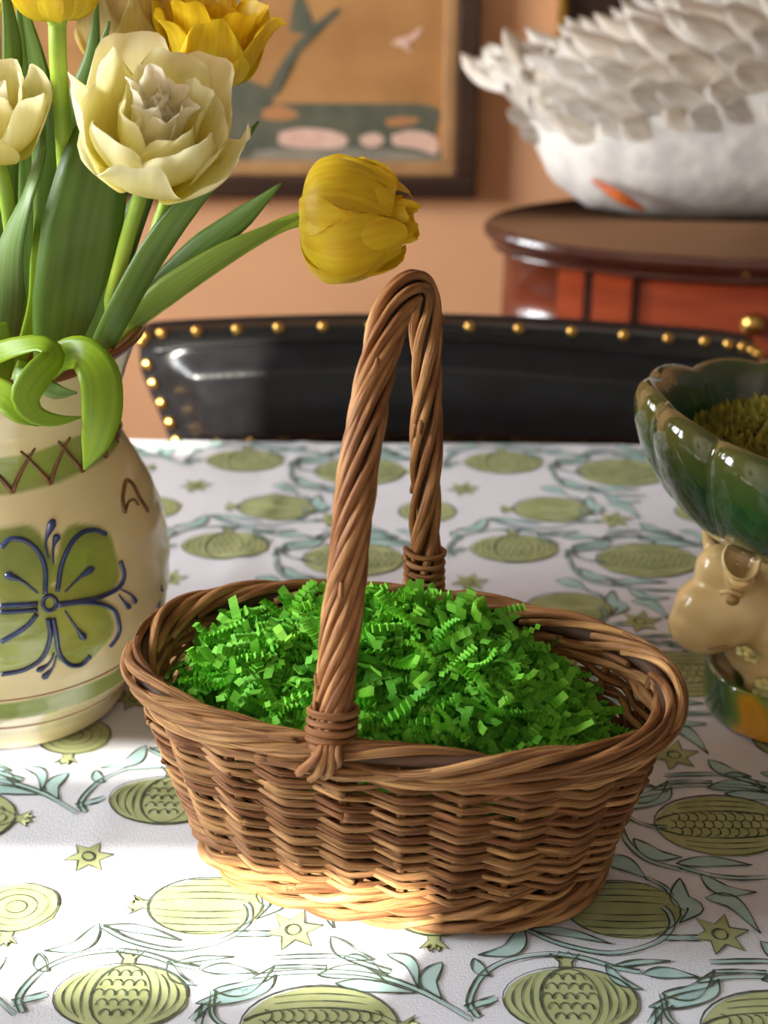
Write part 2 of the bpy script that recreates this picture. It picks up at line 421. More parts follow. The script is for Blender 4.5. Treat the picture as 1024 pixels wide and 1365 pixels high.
def gourd(c, a, b, kind, crown):
    c = np.asarray(c)[:2]
    PR.blob(oval(c, a, b)[:-1] + NR.uniform(-.0006, .0006, (28, 2)) + [.0008, -.0006], 0)
    PR.line(oval(c, a, b), LW)
    if kind == 'stripe':
        for k in np.linspace(-.8, .8, 8):
            x = np.linspace(-.92, .92, 12) * math.sqrt(1 - k * k * .92)
            PR.line(np.stack([c[0] + a * x, c[1] + b * (k + .12 * np.sign(k) * (1 - x ** 2))], 1), .0009, taper=True)
    elif kind == 'ring':
        PR.line(oval(c, a * .44, b * .95), LW)
        for sgn in (-1, 1):
            for q in (.58, .72, .86):
                t = np.linspace(-.9, .9, 10)
                PR.line(np.stack([c[0] + sgn * a * q * np.sqrt(1 - .55 * t * t), c[1] + b * t * math.sqrt(1 - q * q * .8)], 1), .0010, taper=True)
        for r in range(5):
            for q in range(-2, 3):
                x0, y0 = c[0] + (q + .5 * (r % 2)) * a * .17, c[1] + (r - 2) * b * .3
                if ((x0 - c[0]) / (a * .40)) ** 2 + ((y0 - c[1]) / (b * .8)) ** 2 < 1:
                    t = np.linspace(0, np.pi, 6)
                    PR.line(np.stack([x0 + a * .085 * np.cos(t), y0 + b * .2 * np.sin(t)], 1), .0009)
    elif kind == 'scale':
        for sgn in (-1, 1):
            x = np.linspace(-.96, .96, 16)
            PR.line(np.stack([c[0] + a * x, c[1] + sgn * b * .45 * np.sqrt(1 - x * x)], 1), LW)
            for q in (.62, .8):
                x = np.linspace(-.6, .6, 8)
                PR.line(np.stack([c[0] + a * x, c[1] + sgn * b * q * np.sqrt(1 - .7 * x * x)], 1), .0009, taper=True)
        for r in range(3):
            for q in range(-6, 7):
                x0, y0 = c[0] + (q + .5 * (r % 2)) * a * .14, c[1] + (r - 1) * b * .24
                if ((x0 - c[0]) / (a * .88)) ** 2 + ((y0 - c[1]) / (b * .42)) ** 2 < 1:
                    t = np.linspace(-np.pi / 2, np.pi / 2, 6)
                    PR.line(np.stack([x0 + a * .1 * np.cos(t), y0 + b * .15 * np.sin(t)], 1), .0009)
    elif kind == 'target':
        for q in (.25, .5, .75):
            PR.line(oval(c, a * q, b * q), .0006)
    d = np.array(crown, float); n = np.array([-d[1], d[0]])
    base = c + d * (a if abs(d[0]) > .5 else b) * .96
    w = .0075
    P = [base - n * w * .45, base + d * .004 - n * w * .4, base + d * .010 - n * w, base + d * .0085 - n * w * .5, base + d * .012 - n * w * .3, base + d * .009, base + d * .012 + n * w * .3,
         base + d * .0085 + n * w * .5, base + d * .010 + n * w, base + d * .004 + n * w * .4, base + n * w * .45]
    PR.blob(P, 0); PR.line(P, .0008)
def star(c, r):
    c = np.asarray(c)[:2]; P = []
    for k in range(12):
        a = k * math.pi / 6 + .2; q = r if k % 2 == 0 else r * .48
        P.append(c + q * np.array([math.cos(a), math.sin(a)]))
    PR.blob(P, 0); PR.line(P + [P[0]], .0009); PR.line(oval(c, r * .25, r * .25, 12), .0014)
def vine(P, w=.0026):
    C = spline(np.asarray(P), 26)[:, :2]
    PR.line(C, w, 1)
    t = np.gradient(C, axis=0); t /= np.linalg.norm(t, axis=1)[:, None] + 1e-12
    n = np.stack([-t[:, 1], t[:, 0]], 1)
    PR.line(C + n * w * .55, .0010); PR.line(C - n * w * .55, .0010)
A0 = gp(760, 1334)
gourd(A0, .0325, .0215, 'ring', (0, 1))
gourd(gp(830, 1212), .030, .0215, 'stripe', (-1, 0))
gourd(gp(962, 1100), .0375, .026, 'scale', (1, 0))
gourd(gp(578, 1215), .022, .0185, 'target', (0, -1))
star(gp(960, 1246), .0155)
star(gp(651, 1148), .0135)
vine(c5((90, 910), (62, 870), (75, 820), (110, 770), (170, 735), (240, 716), (320, 708), (400, 716), (470, 733), (530, 752), (610, 766)))
vine(c5((50, 885), (95, 868), (150, 852)), .0036)
vine(c5((245, 628), (330, 668), (430, 695), (520, 705), (610, 690), (680, 660), (715, 615), (705, 575), (685, 555)))
vine(c5((545, 235), (548, 290), (575, 350), (640, 405), (745, 436)))
vine(c5((555, 205), (575, 262), (635, 292), (700, 297)), .002)
vine(c5((690, 655), (740, 655), (800, 655)), .0036)
vine(c5((740, 425), (840, 452), (930, 462), (1020, 460)))
vine(c5((690, 131), (790, 128), (880, 132), (1024, 166)))
vine(c5((845, 764), (940, 762), (1020, 766)), .002)
vine(c5((645, 935), (670, 895), (710, 868)), .003)
vine(c6((90, 296), (220, 283), (400, 285), (520, 305), (620, 340), (700, 380), (800, 440)))
vine(c5((630, 460), (690, 490), (715, 520)), .002)
PR.leaf(c5((75, 722), (95, 760), (128, 778)), .0085)
PR.leaf(c5((500, 742), (545, 795), (622, 824)), .0075)
PR.leaf(c5((520, 748), (610, 734), (710, 730)), .005)
PR.leaf(c5((618, 772), (700, 768), (800, 782)), .010)
PR.leaf(c5((235, 620), (200, 690), (90, 712)), .0125)
PR.leaf(c5((740, 462), (742, 530), (790, 560), (738, 608)), .015)
PR.leaf(c5((494, 402), (560, 415), (632, 462)), .016)
PR.leaf(c5((590, 335), (660, 385), (748, 395)), .013)
PR.leaf(c5((555, 205), (640, 200), (702, 150)), .012)
PR.leaf(c5((728, 415), (840, 408), (974, 420)), .011)
PR.leaf(c5((805, 448), (880, 500), (988, 508)), .012)
PR.leaf(c5((822, 525), (910, 540), (1000, 640)), .013)
PR.leaf(c5((638, 880), (740, 860), (840, 830), (865, 788)), .012)
PR.leaf(c5((828, 172), (930, 165), (1030, 192)), .013)
PR.leaf(c5((830, 82), (890, 120), (970, 138)), .013)
PR.leaf(c5((250, 628), (380, 640), (520, 676)), .008)
PR.leaf(c6((358, 320), (480, 330), (620, 352)), .011)
PR.leaf(c6((525, 226), (600, 255), (630, 340)), .009)
PR.leaf(c6((705, 252), (660, 310), (705, 375)), .012)
PR.leaf(c6((385, 235), (440, 245), (525, 296)), .008)
bv, bf, bi = np.concatenate(PR.V), PR.F, PR.I
VV, FF, II, off = [], [], [], 0
for i in range(-4, 4):
    for j in range(-1, 5):
        v = bv.copy(); v[:, 0] += i * PX; v[:, 1] += j * PY
        ok = (v[:, 0] > TX0) & (v[:, 0] < TX1) & (v[:, 1] > TY0) & (v[:, 1] < TY1 + .001)
        v[:, 2] += cloth_h(v[:, 0], v[:, 1])
        for f, m in zip(bf, bi):
            if all(ok[k] for k in f):
                FF.append(tuple(k + off for k in f)); II.append(m)
        VV.append(v); off += len(v)
pr = build('printed_pattern', np.concatenate(VV), FF, None, cloth, smooth=True, mats=[M_pgreen, M_pteal, M_pline], midx=II)
pr['label'] = 'printed green pomegranates, stars and teal leaves'

# ------------------------------------------------------------------ wicker basket
BC, BTH, BA, BB, BH = np.array([-.003, .643]), -.195, .1345, .0705, .116
NS = 22                                           # upright stakes
_t = np.linspace(0, 2 * np.pi, 2001)
def _sup(t, e=2.35):
    return np.sign(np.cos(t)) * np.abs(np.cos(t)) ** (2 / e), np.sign(np.sin(t)) * np.abs(np.sin(t)) ** (2 / e)
_u, _v = _sup(_t)
_len = np.concatenate([[0], np.cumsum(np.hypot(np.diff(_u * BA), np.diff(_v * BB)))]); _len /= _len[-1]
def bring(s, z, off=0.0):                         # point of the basket wall: s round the rim, z above the cloth, off outwards
    s = np.asarray(s, float); z = np.broadcast_to(np.asarray(z, float), s.shape); off = np.broadcast_to(np.asarray(off, float), s.shape)
    def P(s):
        t = np.interp(s % 1.0, _len, _t); u, v = _sup(t)
        k = np.clip(z / BH, 0, 1.15); g = .765 + .235 * (1.15 * k - .15 * k * k)
        return u * BA * g, v * (BB * g)
    x, y = P(s); x1, y1 = P(s + .004); x0, y0 = P(s - .004)
    tx, ty = x1 - x0, y1 - y0; n = np.hypot(tx, ty) + 1e-9
    x = x + ty / n * off; y = y - tx / n * off
    c, q = math.cos(BTH), math.sin(BTH)
    return np.stack([BC[0] + x * c - y * q, BC[1] + x * q + y * c, T + .0012 + z], -1)
bk = root('wicker_basket', 'brown woven willow basket with a tall twisted handle', 'basket', (BC[0], BC[1], T + .001))
for k in range(NS):
    z = np.linspace(.004, .112, 12)
    P = bring(np.full(12, k / NS), z, 0)
    build('stake', *tube(P, .0024, 6)[:2], M_willow, bk, uv=tube(P, .0024, 6)[2])
nrow = 25
for j in range(nrow):
    z0 = .0230 + j * .0033
    s0 = R.random(); n = 264
    s = s0 + np.linspace(0, 1.015, n)
    w = np.arcsin(.985 * np.cos(np.pi * (s * NS + j))) * 2 / np.pi
    w[s > s0 + 1.0] *= .4
    ph = R.random() * 6
    zz = z0 + .0007 * np.sin(2 * np.pi * s * 3 + ph) + .0005 * np.sin(2 * np.pi * s * 11 + ph) + .0012 * np.cos(2 * np.pi * (s * NS / 2 + j / 2.0 + .25))
    P = bring(s, zz, .0052 * w)
    rr = (.0017 + .0004 * R.random()) * (1 + .12 * np.sin(s * 60 + ph)) * np.linspace(1.12, .85, n)
    g = tube(P, rr, 6)
    build('weaver', g[0], g[1], M_willow, bk, uv=g[2])
# cut ends of the weavers left standing out at the stakes
for q in range(26):
    k = R.randrange(NS); z = R.uniform(.03, .095)
    s = k / NS + R.uniform(-.002, .002)
    P = bring(np.linspace(s - .014, s + .004, 5), np.linspace(z - .001, z + .0005, 5), np.linspace(.001, .0062, 5))
    g = tube(P, R.uniform(.0013, .0019), 6)
    build('rod_end', g[0], g[1], M_willow, bk, uv=g[2])
def wale(z0, dz, count, amp, r, name, step=3.0):
    for j in range(count):
        n = 170; s = np.linspace(0, 1.01, n) + j / count
        th = 2 * np.pi * (s * NS / step + j / count)
        P = bring(s, z0 + dz * np.sin(th) + .0004 * np.sin(40 * s + j), amp * np.cos(th) + .0012)
        g = tube(P, r * (1 + .14 * np.sin(s * 50 + j * 2)), 7)
        build(name, g[0], g[1], M_willow, bk, uv=g[2])
wale(.0155, .0040, 3, .0035, .0028, 'base_wale', 2.75)
wale(.0062, .0034, 3, .0045, .0031, 'foot_rod', 3.667)
wale(.1055, .0020, 3, .0036, .0027, 'upper_wale', 4.4)
# folded border: each stake laid down round the rim
NB = 30
for k in range(NB):
    n = 34; u = np.linspace(0, 1, n); span = 6.2 / NB
    th = np.radians(-125 + R.uniform(-30, 30) + 330 * u * R.uniform(.85, 1.1))
    s = k / NB + span * u + R.uniform(-.004, .004)
    bx = .0058 + R.uniform(-.0006, .0012); bz = .0058 + R.uniform(-.0006, .0014)
    P = bring(s, BH + bz * np.sin(th) + .0008 * np.sin(9 * u + k), bx * np.cos(th) + .001)
    rr = R.uniform(.0020, .0028) * (.8 + .3 * np.sin(np.pi * u) ** .5) * (1 + .06 * np.sin(25 * u + k))
    g = tube(P, rr, 7)
    build('border_rod', g[0], g[1], M_willow, bk, uv=g[2])
for k in range(9):
    n = 40; u = np.linspace(0, 1, n); s = R.random() + R.uniform(.14, .22) * u
    a0, a1 = R.uniform(-60, 10), R.uniform(30, 110)
    th = np.radians(a0 + (a1 - a0) * u)
    P = bring(s, BH + .0074 * np.sin(th), .0076 * np.cos(th) + .001)
    g = tube(P, R.uniform(.0014, .0021) * np.linspace(1.1, .7, n), 6)
    build('border_rod', g[0], g[1], M_willow, bk, uv=g[2])
g = tube(bring(np.linspace(0, 1, 120)[:-1], BH, 0), .0042, 6, closed=True)
build('border_core', g[0], g[1], M_willow_core, bk)
# woven bottom
rings = [bring(np.linspace(0, 1, 45)[:-1], .005, -d) for d in (0.004, .02, .034)]
Vb = np.concatenate(rings + [np.array([[BC[0], BC[1], T + .0062]])]); Fb = []
for r_ in range(2):
    for a in range(44): Fb.append((r_ * 44 + a, r_ * 44 + (a + 1) % 44, (r_ + 1) * 44 + (a + 1) % 44, (r_ + 1) * 44 + a))
for a in range(44): Fb.append((88 + a, 88 + (a + 1) % 44, 132))
build('basket_bottom', Vb, Fb, M_willow_core, bk)
# handle: twisted rods along an arch that leans to the far side
fA, fB = gp(440, 998, T + BH), gp(565, 792, T + BH)
def hp(px, py, s):
    Y = fA[1] + (fB[1] - fA[1]) * s
    return vp(px, py, Y)
HPTS = [hp(437, 1030, -.03), hp(440, 990, 0), hp(449, 900, .07), hp(459, 790, .14), hp(468, 700, .22), hp(482, 600, .33), hp(497, 510, .46), hp(516, 437, .60), hp(532, 400, .73), hp(549, 383, .84), hp(561, 393, .93),
        hp(567, 430, .99), hp(569, 520, 1.0), hp(568, 620, 1.0), hp(566, 740, 1.0), hp(565, 800, 1.0), hp(564, 830, 1.0)]
HP = spline(HPTS, 220)
ht, hn, hb = frames(HP)
hl = np.concatenate([[0], np.cumsum(np.linalg.norm(np.diff(HP, axis=0), axis=1))])
hu = hl / hl[-1]
HR = np.interp(hu, [0, .1, .45, .58, .7, 1], [.0072, .0072, .0066, .0062, .0060, .0062])
hd = root_h = build('handle', *tube(HP, HR * .72, 8)[:2], M_willow_core, bk)
NH = 12
for k in range(NH):
    th = 2 * np.pi * k / NH + 2 * np.pi * hl / .150 * (1 + .05 * math.sin(k))
    wob = 1.04 + .08 * np.sin(hl * 55 + k * 1.7)
    P = HP + (HR * wob)[:, None] * (np.cos(th)[:, None] * hn + np.sin(th)[:, None] * hb)
    lo, hi = (R.randrange(8, 14), 220 - R.randrange(8, 14))
    g = tube(P[lo:hi], (.00205 + .0005 * R.random()) * (1 + .1 * np.sin(hl[lo:hi] * 110 + k)), 7)
    build('handle_rod', g[0], g[1], M_willow_d, hd, uv=g[2])
for q in range(13):                               # twig knots and peeled ends on the handle
    i = R.randrange(20, 200); a = R.uniform(0, 6.28)
    d = math.cos(a) * hn[i] + math.sin(a) * hb[i]
    P = np.array([HP[i] + d * (HR[i] + .001), HP[i] + d * (HR[i] + .0026) + ht[i] * .004, HP[i] + d * (HR[i] + .0028) + ht[i] * .007])
    g = tube(spline(P, 6), np.linspace(.0016, .0009, 6), 5)
    build('knot', g[0], g[1], M_willow_d, hd, uv=g[2])
def wrap(i0, i1, turns, extra):
    for k in range(turns):
        n = 40; a = np.linspace(0, 2 * np.pi * 1.06, n)
        u = i0 + (i1 - i0) * (k + a / (2 * np.pi) * .9) / turns
        c = np.stack([np.interp(u, np.arange(220), HP[:, q]) for q in range(3)], 1)
        nn = np.stack([np.interp(u, np.arange(220), hn[:, q]) for q in range(3)], 1); bb = np.stack([np.interp(u, np.arange(220), hb[:, q]) for q in range(3)], 1)
        rad = .0098 + extra + .0005 * R.random()
        off = R.random() * .5
        P = c + rad * (np.cos(a + off)[:, None] * nn + np.sin(a + off)[:, None] * bb)
        g = tube(P, .0016 + .0003 * R.random(), 6)
        build('binding', g[0], g[1], M_willow_d, hd, uv=g[2])
ia = int(np.argmin(np.abs(hl - .016))); wrap(11, 22, 6, .0010)
wrap(203, 190, 6, .0004)
for k, (x, y) in enumerate([(408, 1018), (424, 1026), (440, 1024), (452, 1012)]):   # rod tails tucked under the border
    top = vp(432 + 7 * k, 985, fA[1] - .004)
    end = vp(x, y + 4, fA[1] - .012); end2 = vp(x - 10, y + 12, fA[1] + .002)
    g = tube(spline([top, vp(426 + 8 * k, 1004, fA[1] - .013), end, end2], 14), .0022, 6)
    build('handle_tail', g[0], g[1], M_willow_d, hd, uv=g[2])
for k in range(3):
    g = tube(spline([vp(556 + 7 * k, 778, fB[1]), vp(556 + 7 * k, 800, fB[1] - .002), vp(552 + 9 * k, 822, fB[1] + .001)], 10), .0024, 6)
    build('handle_tail', g[0], g[1], M_willow_d, hd, uv=g[2])

# ------------------------------------------------------------------ crinkled paper strips in the basket
def mound(u, v):
    q = u * u + v * v
    z = .110 + .026 * (1 - q) + .006 * math.sin(5 * u + 1) * math.sin(4 * v)
    z += .012 * max(0, v) - .010 * max(0, -v) ** 2
    if u > .3: z -= .036 * min(1, (u - .3) / .7) ** 1.3
    if u < -.75: z -= .02 * (-u - .75) / .25
    return z
def loc2w(u, v, z):
    c, q = math.cos(BTH), math.sin(BTH)
    g = min(1.0, .765 + .235 * z / BH) if z < BH else 1.0
    x, y = u * (BA * g - .006), v * (BB * g - .007)
    return np.array([BC[0] + x * c - y * q, BC[1] + x * q + y * c, T + z])
def strip_mesh(nf, pitch, amp, w, bend, curl):
    V, F = [], []
    p = np.array([0., 0., 0.]); a = 0
    C = [(0, 0)]
    x = z = 0.0; ang = 0.0
    for i in range(nf):
        ang = bend * (i / nf - .5)
        up = amp if i % 2 == 0 else -amp
        dx, dz = pitch, up
        x += dx * math.cos(ang) - dz * math.sin(ang); z += dx * math.sin(ang) + dz * math.cos(ang)
        C.append((x, z))
    C = np.array(C); C -= C.mean(0)
    for i, (x, z) in enumerate(C):
        t = curl * (i / nf - .5)
        for sgn in (-1, 1):
            V.append((x, sgn * w / 2 * math.cos(t), z + sgn * w / 2 * math.sin(t)))
    for i in range(nf): F.append((2 * i, 2 * i + 1, 2 * i + 3, 2 * i + 2))
    return np.array(V), F
VAR = []
for q in range(16):
    flat = q % 4 == 3
    VAR.append(strip_mesh(R.randint(4, 7) if flat else R.randint(12, 22), R.uniform(.003, .005) if flat else R.uniform(.0010, .0020), R.uniform(.0004, .0012) if flat else R.uniform(.0022, .0034), R.uniform(.0040, .0054), R.uniform(-1.8, 1.8), R.uniform(-.8, .8)))
def rot_any():
    yaw = R.uniform(0, 6.283); tilt = R.gauss(0, .32); roll = R.gauss(0, .5)
    cy, sy = math.cos(yaw), math.sin(yaw); ct, st = math.cos(tilt), math.sin(tilt); cr, sr = math.cos(roll), math.sin(roll)
    return np.array([[cy, -sy, 0], [sy, cy, 0], [0, 0, 1]]) @ np.array([[ct, 0, st], [0, 1, 0], [-st, 0, ct]]) @ np.array([[1, 0, 0], [0, cr, -sr], [0, sr, cr]])
def spot(edge=.93):
    while True:
        u, v = R.uniform(-1, 1), R.uniform(-1, 1)
        if abs(u) ** 2.3 + abs(v) ** 2.3 < edge ** 2.3: return u, v
parts = []
# packed heart of the pile
nu, nv = 16, 40
Vm = []
for i in range(nu):
    for j in range(nv):
        r = .98 * i / (nu - 1); a = 2 * math.pi * j / nv; cu, su = _sup(np.array(a))
        Vm.append(loc2w(r * float(cu), r * float(su), mound(r * float(cu), r * float(su)) - .011 - .012 * r ** 6 + R.uniform(-.003, .003)))
parts.append((np.array(Vm), gridf(nu, nv, True)))
for q in range(900):
    u, v = spot()
    z = mound(u, v) - R.uniform(.001, .011)
    V, F = VAR[R.randrange(16)]
    parts.append((V @ rot_any().T + loc2w(u, v, z), F))
gm = join(parts)
tag(build('paper_shred_bed', gm[0], gm[1], M_paper_s, smooth=False, loc=(BC[0], BC[1], T + .05)), 'packed bed of green crinkled paper shreds deep in the basket', 'paper shreds', kind='stuff')
meshes = []
for q, (V, F) in enumerate(VAR):
    me = bpy.data.meshes.new('paper_strip'); me.from_pydata(V.tolist(), [], F); me.materials.append(M_paper); meshes.append(me)
from mathutils import Matrix
for q in range(300):
    u, v = spot(.95 if q > 20 else .99)
    o = bpy.data.objects.new('paper_strip', meshes[R.randrange(16)])
    COL.objects.link(o)
    o.matrix_world = Matrix.Translation(loc2w(u, v, mound(u, v) + R.uniform(-.001, .006))) @ Matrix(rot_any().tolist()).to_4x4()
    tag(o, 'crinkled bright green paper strip on top of the basket filling', 'paper strip', 'paper strips on top of the basket filling')

# ------------------------------------------------------------------ painted pottery vase
VC = gp(30, 918)
def vpr(px, py):                                  # silhouette spot to (radius, height)
    q = vp(px, py, VC[1] - .006)
    return (q[0] - VC[0], q[2] - T)
SIL = [(155, 947), (163, 925), (166, 916), (174, 902), (200, 868), (216, 825), (223, 785), (222, 745), (214, 705), (199, 668), (178, 632), (160, 604), (151, 580), (152, 550), (160, 515), (172, 478), (186, 448)]
PROF = [(.0655, .0)] + [p for p in (vpr(*q) for q in SIL[1:])]
PROF = np.array(PROF); PROF[1, 1] = max(PROF[1, 1], .006)
PROF = PROF[np.argsort(PROF[:, 1])]
VZ = np.linspace(0, PROF[-1, 1], 130)
VR = np.interp(VZ, PROF[:, 1], PROF[:, 0])
for _ in range(6): VR[1:-1] = (VR[:-2] + 2 * VR[1:-1] + VR[2:]) / 4
VR = VR * (1 + .0015 * np.sin(VZ * 420))           # throwing rings
VH = VZ[-1]
def vrad(z): return np.interp(z, VZ, VR)
def onvase(px, py, lift=.0004):                   # ray against the turned shape
    r = ray(px, py)
    for k in np.arange(.5, 1.2, .0008):
        p = CAM + r * k
        z = p[2] - T
        if 0 <= z <= VH and math.hypot(p[0] - VC[0], p[1] - VC[1]) < vrad(z): break
    a = math.atan2(p[1] - VC[1], p[0] - VC[0])
    return a, float(np.clip(p[2] - T, 0, VH))
def vsurf(a, z, lift=.0004):
    q = vrad(z) + lift
    return np.array([VC[0] + q * math.cos(a), VC[1] + q * math.sin(a), T + .0012 + z])
vs_root = root('pottery_vase', 'cream pottery vase painted with a green four-leaf clover, left of the basket', 'vase', (VC[0], VC[1], T + .0012))
nA = 300
prof = [(vrad(z), z) for z in VZ]
outer = np.array(prof)
V, F = lathe(outer, nA, (VC[0], VC[1], T + .0012))
ang = np.tile(np.arange(nA) * 2 * np.pi / nA, len(VZ)); zz = np.repeat(VZ, nA)
paint = np.zeros(len(V))
PET = [((118, 757), 50, 50), ((110, 846), 50, 46), ((22, 758), 52, 46), ((18, 856), 54, 46), ((67, 806), 26, 22)]
mpx = pxm(vsurf(*onvase(70, 805)))
for (c, ra, rb) in PET:
    a0, z0 = onvase(*c)
    d = np.angle(np.exp(1j * (ang - a0))) * vrad(z0); e = zz - z0
    q = np.sqrt((d / (ra * mpx)) ** 2 + (e / (rb * mpx * 1.12)) ** 2)
    wob = .05 * np.sin(5 * np.arctan2(e, d) + c[0])
    paint = np.maximum(paint, np.clip((1.05 + wob - q) / .10, 0, 1))
zb = {n: onvase(*p)[1] for n, p in dict(n0=(60, 652), n1=(60, 602), b0=(70, 951), b1=(70, 930), r0=(70, 925), r1=(60, 965)).items()}
def glaze_vase():
    m = bpy.data.materials.new('vase_glaze'); m.use_nodes = True
    nt = m.node_tree; N = nt.nodes; L = nt.links; b = N['Principled BSDF']
    b.inputs['Roughness'].default_value = .22; b.inputs['Coat Weight'].default_value = .7; b.inputs['Coat Roughness'].default_value = .05
    tc = N.new('ShaderNodeTexCoord'); sx = N.new('ShaderNodeSeparateXYZ'); L.new(tc.outputs['Object'], sx.inputs[0])
    nz = N.new('ShaderNodeTexNoise'); nz.inputs['Scale'].default_value = 24; nz.inputs['Detail'].default_value = 4; L.new(tc.outputs['Object'], nz.inputs['Vector'])
    add = N.new('ShaderNodeMath'); add.operation = 'MULTIPLY_ADD'; add.inputs[1].default_value = .006; L.new(nz.outputs[0], add.inputs[0]); L.new(sx.outputs[2], add.inputs[2])
    mr = N.new('ShaderNodeMapRange'); mr.inputs[1].default_value = .003; mr.inputs[2].default_value = VH + .003; L.new(add.outputs[0], mr.inputs[0])
    cr, gr = (234, 220, 172), (150, 164, 82)
    k = lambda z: z / VH
    rp = ramp(nt, [(0, cr), (k(zb['b0']) - .004, cr), (k(zb['b0']) + .004, gr), (k(zb['b1']), gr), (k(zb['b1']) + .008, cr), (k(zb['n0']) - .004, cr), (k(zb['n0']) + .006, gr), (k(zb['n1']), gr), (k(zb['n1']) + .01, (228, 212, 164))])
    L.new(mr.outputs[0], rp.inputs[0])
    at = N.new('ShaderNodeAttribute'); at.attribute_name = 'paint'
    g2 = ramp(nt, [(.3, (120, 138, 50)), (.7, (164, 176, 84))]); L.new(nz.outputs[0], g2.inputs[0])
    mx = N.new('ShaderNodeMix'); mx.data_type = 'RGBA'; L.new(at.outputs['Fac'], mx.inputs[0]); L.new(rp.outputs[0], mx.inputs[6]); L.new(g2.outputs[0], mx.inputs[7])
    L.new(mx.outputs[2], b.inputs['Base Color'])
    bp = N.new('ShaderNodeBump'); bp.inputs['Strength'].default_value = .12; bp.inputs['Distance'].default_value = .002; L.new(nz.outputs[0], bp.inputs['Height']); L.new(bp.outputs[0], b.inputs['Normal'])
    return m
body = build('vase_body', V, F, glaze_vase(), vs_root, attr=paint)
rimr = VR[-1]
V, F = lathe([(rimr - .0005, VH - .003), (rimr + .0016, VH - .001), (rimr + .0012, VH + .0025), (rimr - .002, VH + .0035), (rimr - .0045, VH + .001), (vrad(VH - .03) - .006, VH - .03), (vrad(VH - .08) - .007, VH - .08), (vrad(VH - .12) - .008, VH - .13)], 80, (VC[0], VC[1], T + .0012))
build('vase_rim', V, F, M_terra, vs_root)
V, F = lathe([(0.001, .002), (.05, .002), (.0655, .0005)], 80, (VC[0], VC[1], T + .0012))
build('vase_foot', V, F, M_terra, vs_root)
def slip(name, pts, m, r=.0009, blob=None, taper=False):
    P = [onvase(*p) for p in pts]
    a = np.unwrap([p[0] for p in P]); z = [p[1] for p in P]
    C = spline(np.stack([a, z, np.zeros(len(P))], 1), max(10, 6 * len(P)))
    W = np.array([vsurf(c[0], c[1], .0003) for c in C])
    rr = np.full(len(W), r)
    if blob: rr = np.interp(np.linspace(0, 1, len(W)), [0, .55, .9, 1], [r * .6, r, blob, blob * .5])
    g = tube(W, rr, 6)
    return build(name, g[0], g[1], m, body)
NV = [[(76, 790), (82, 755), (93, 728), (108, 712), (125, 708), (141, 714)], [(160, 750), (165, 768), (158, 784), (138, 796), (108, 803), (76, 807)],
      [(76, 808), (110, 805), (138, 808), (153, 818), (158, 838), (154, 853), (146, 864)], [(120, 876), (108, 888), (92, 888), (79, 873), (75, 850), (71, 826)],
      [(60, 793), (60, 758), (50, 736), (33, 722), (14, 720), (2, 732)], [(50, 806), (24, 808), (1, 809)], [(50, 814), (24, 817), (1, 818)],
      [(64, 826), (67, 850), (58, 876), (34, 894), (2, 900)], [(49, 820), (34, 838), (2, 857)]]
for c in NV: slip('painted_outline', c, M_navy, .0015)
for c, bl in (([(86, 791), (104, 773), (124, 758)], .0022), ([(86, 816), (101, 838), (113, 854)], .0022), ([(50, 792), (30, 776), (7, 767)], .0022), ([(64, 746), (61, 722), (71, 694)], .0024), ([(70, 754), (71, 732), (77, 714)], .0022),
              ([(72, 872), (65, 886), (49, 896)], .0018), ([(75, 876), (70, 892), (57, 906)], .002), ([(161, 788), (174, 795), (180, 806)], .0018), ([(158, 795), (165, 804), (172, 813)], .0018), ([(215, 782), (215, 787), (215, 790)], .0012), ([(212, 804), (211, 808), (211, 812)], .0012)):
    slip('painted_stroke', c, M_navy, .0009, bl * 1.15)
slip('painted_centre', [(66 + 9 * math.cos(t), 806 + 10 * math.sin(t)) for t in np.linspace(0, 6.3, 10)], M_navy, .0013)
slip('painted_bracket', [(166, 686), (163, 665), (167, 643), (176, 648), (186, 668), (196, 684)], M_brownslip, .0013)
slip('painted_bracket', [(166, 686), (170, 672), (178, 668), (184, 676)], M_brownslip, .0009)
a_b = [onvase(x, y) for x, y in ((16, 655), (68, 651), (105, 640))]
da = abs(a_b[1][0] - a_b[0][0]); zlo, zhi = zb['n0'] + .001, zb['n1'] + .003
for k in range(int(2 * math.pi / da)):
    a = a_b[0][0] + k * da
    if math.sin(a) > .75: continue
    for sg in (-1, 1):
        W = np.array([vsurf(a + sg * da * .68 * u, zlo + (zhi - zlo) * u ** .9, .0003) for u in np.linspace(0, 1, 9)])
        g = tube(W, np.linspace(.0016, .0008, 9), 5)
        build('painted_cross', g[0], g[1], M_brownslip, body)
for z in (zb['r0'], zb['r1']):
    W = np.array([vsurf(a, z, .0001) for a in np.linspace(0, 2 * np.pi, 121)[:-1]])
    g = tube(W, .0005, 5, closed=True)
    build('painted_line', g[0], g[1], M_redslip, body)

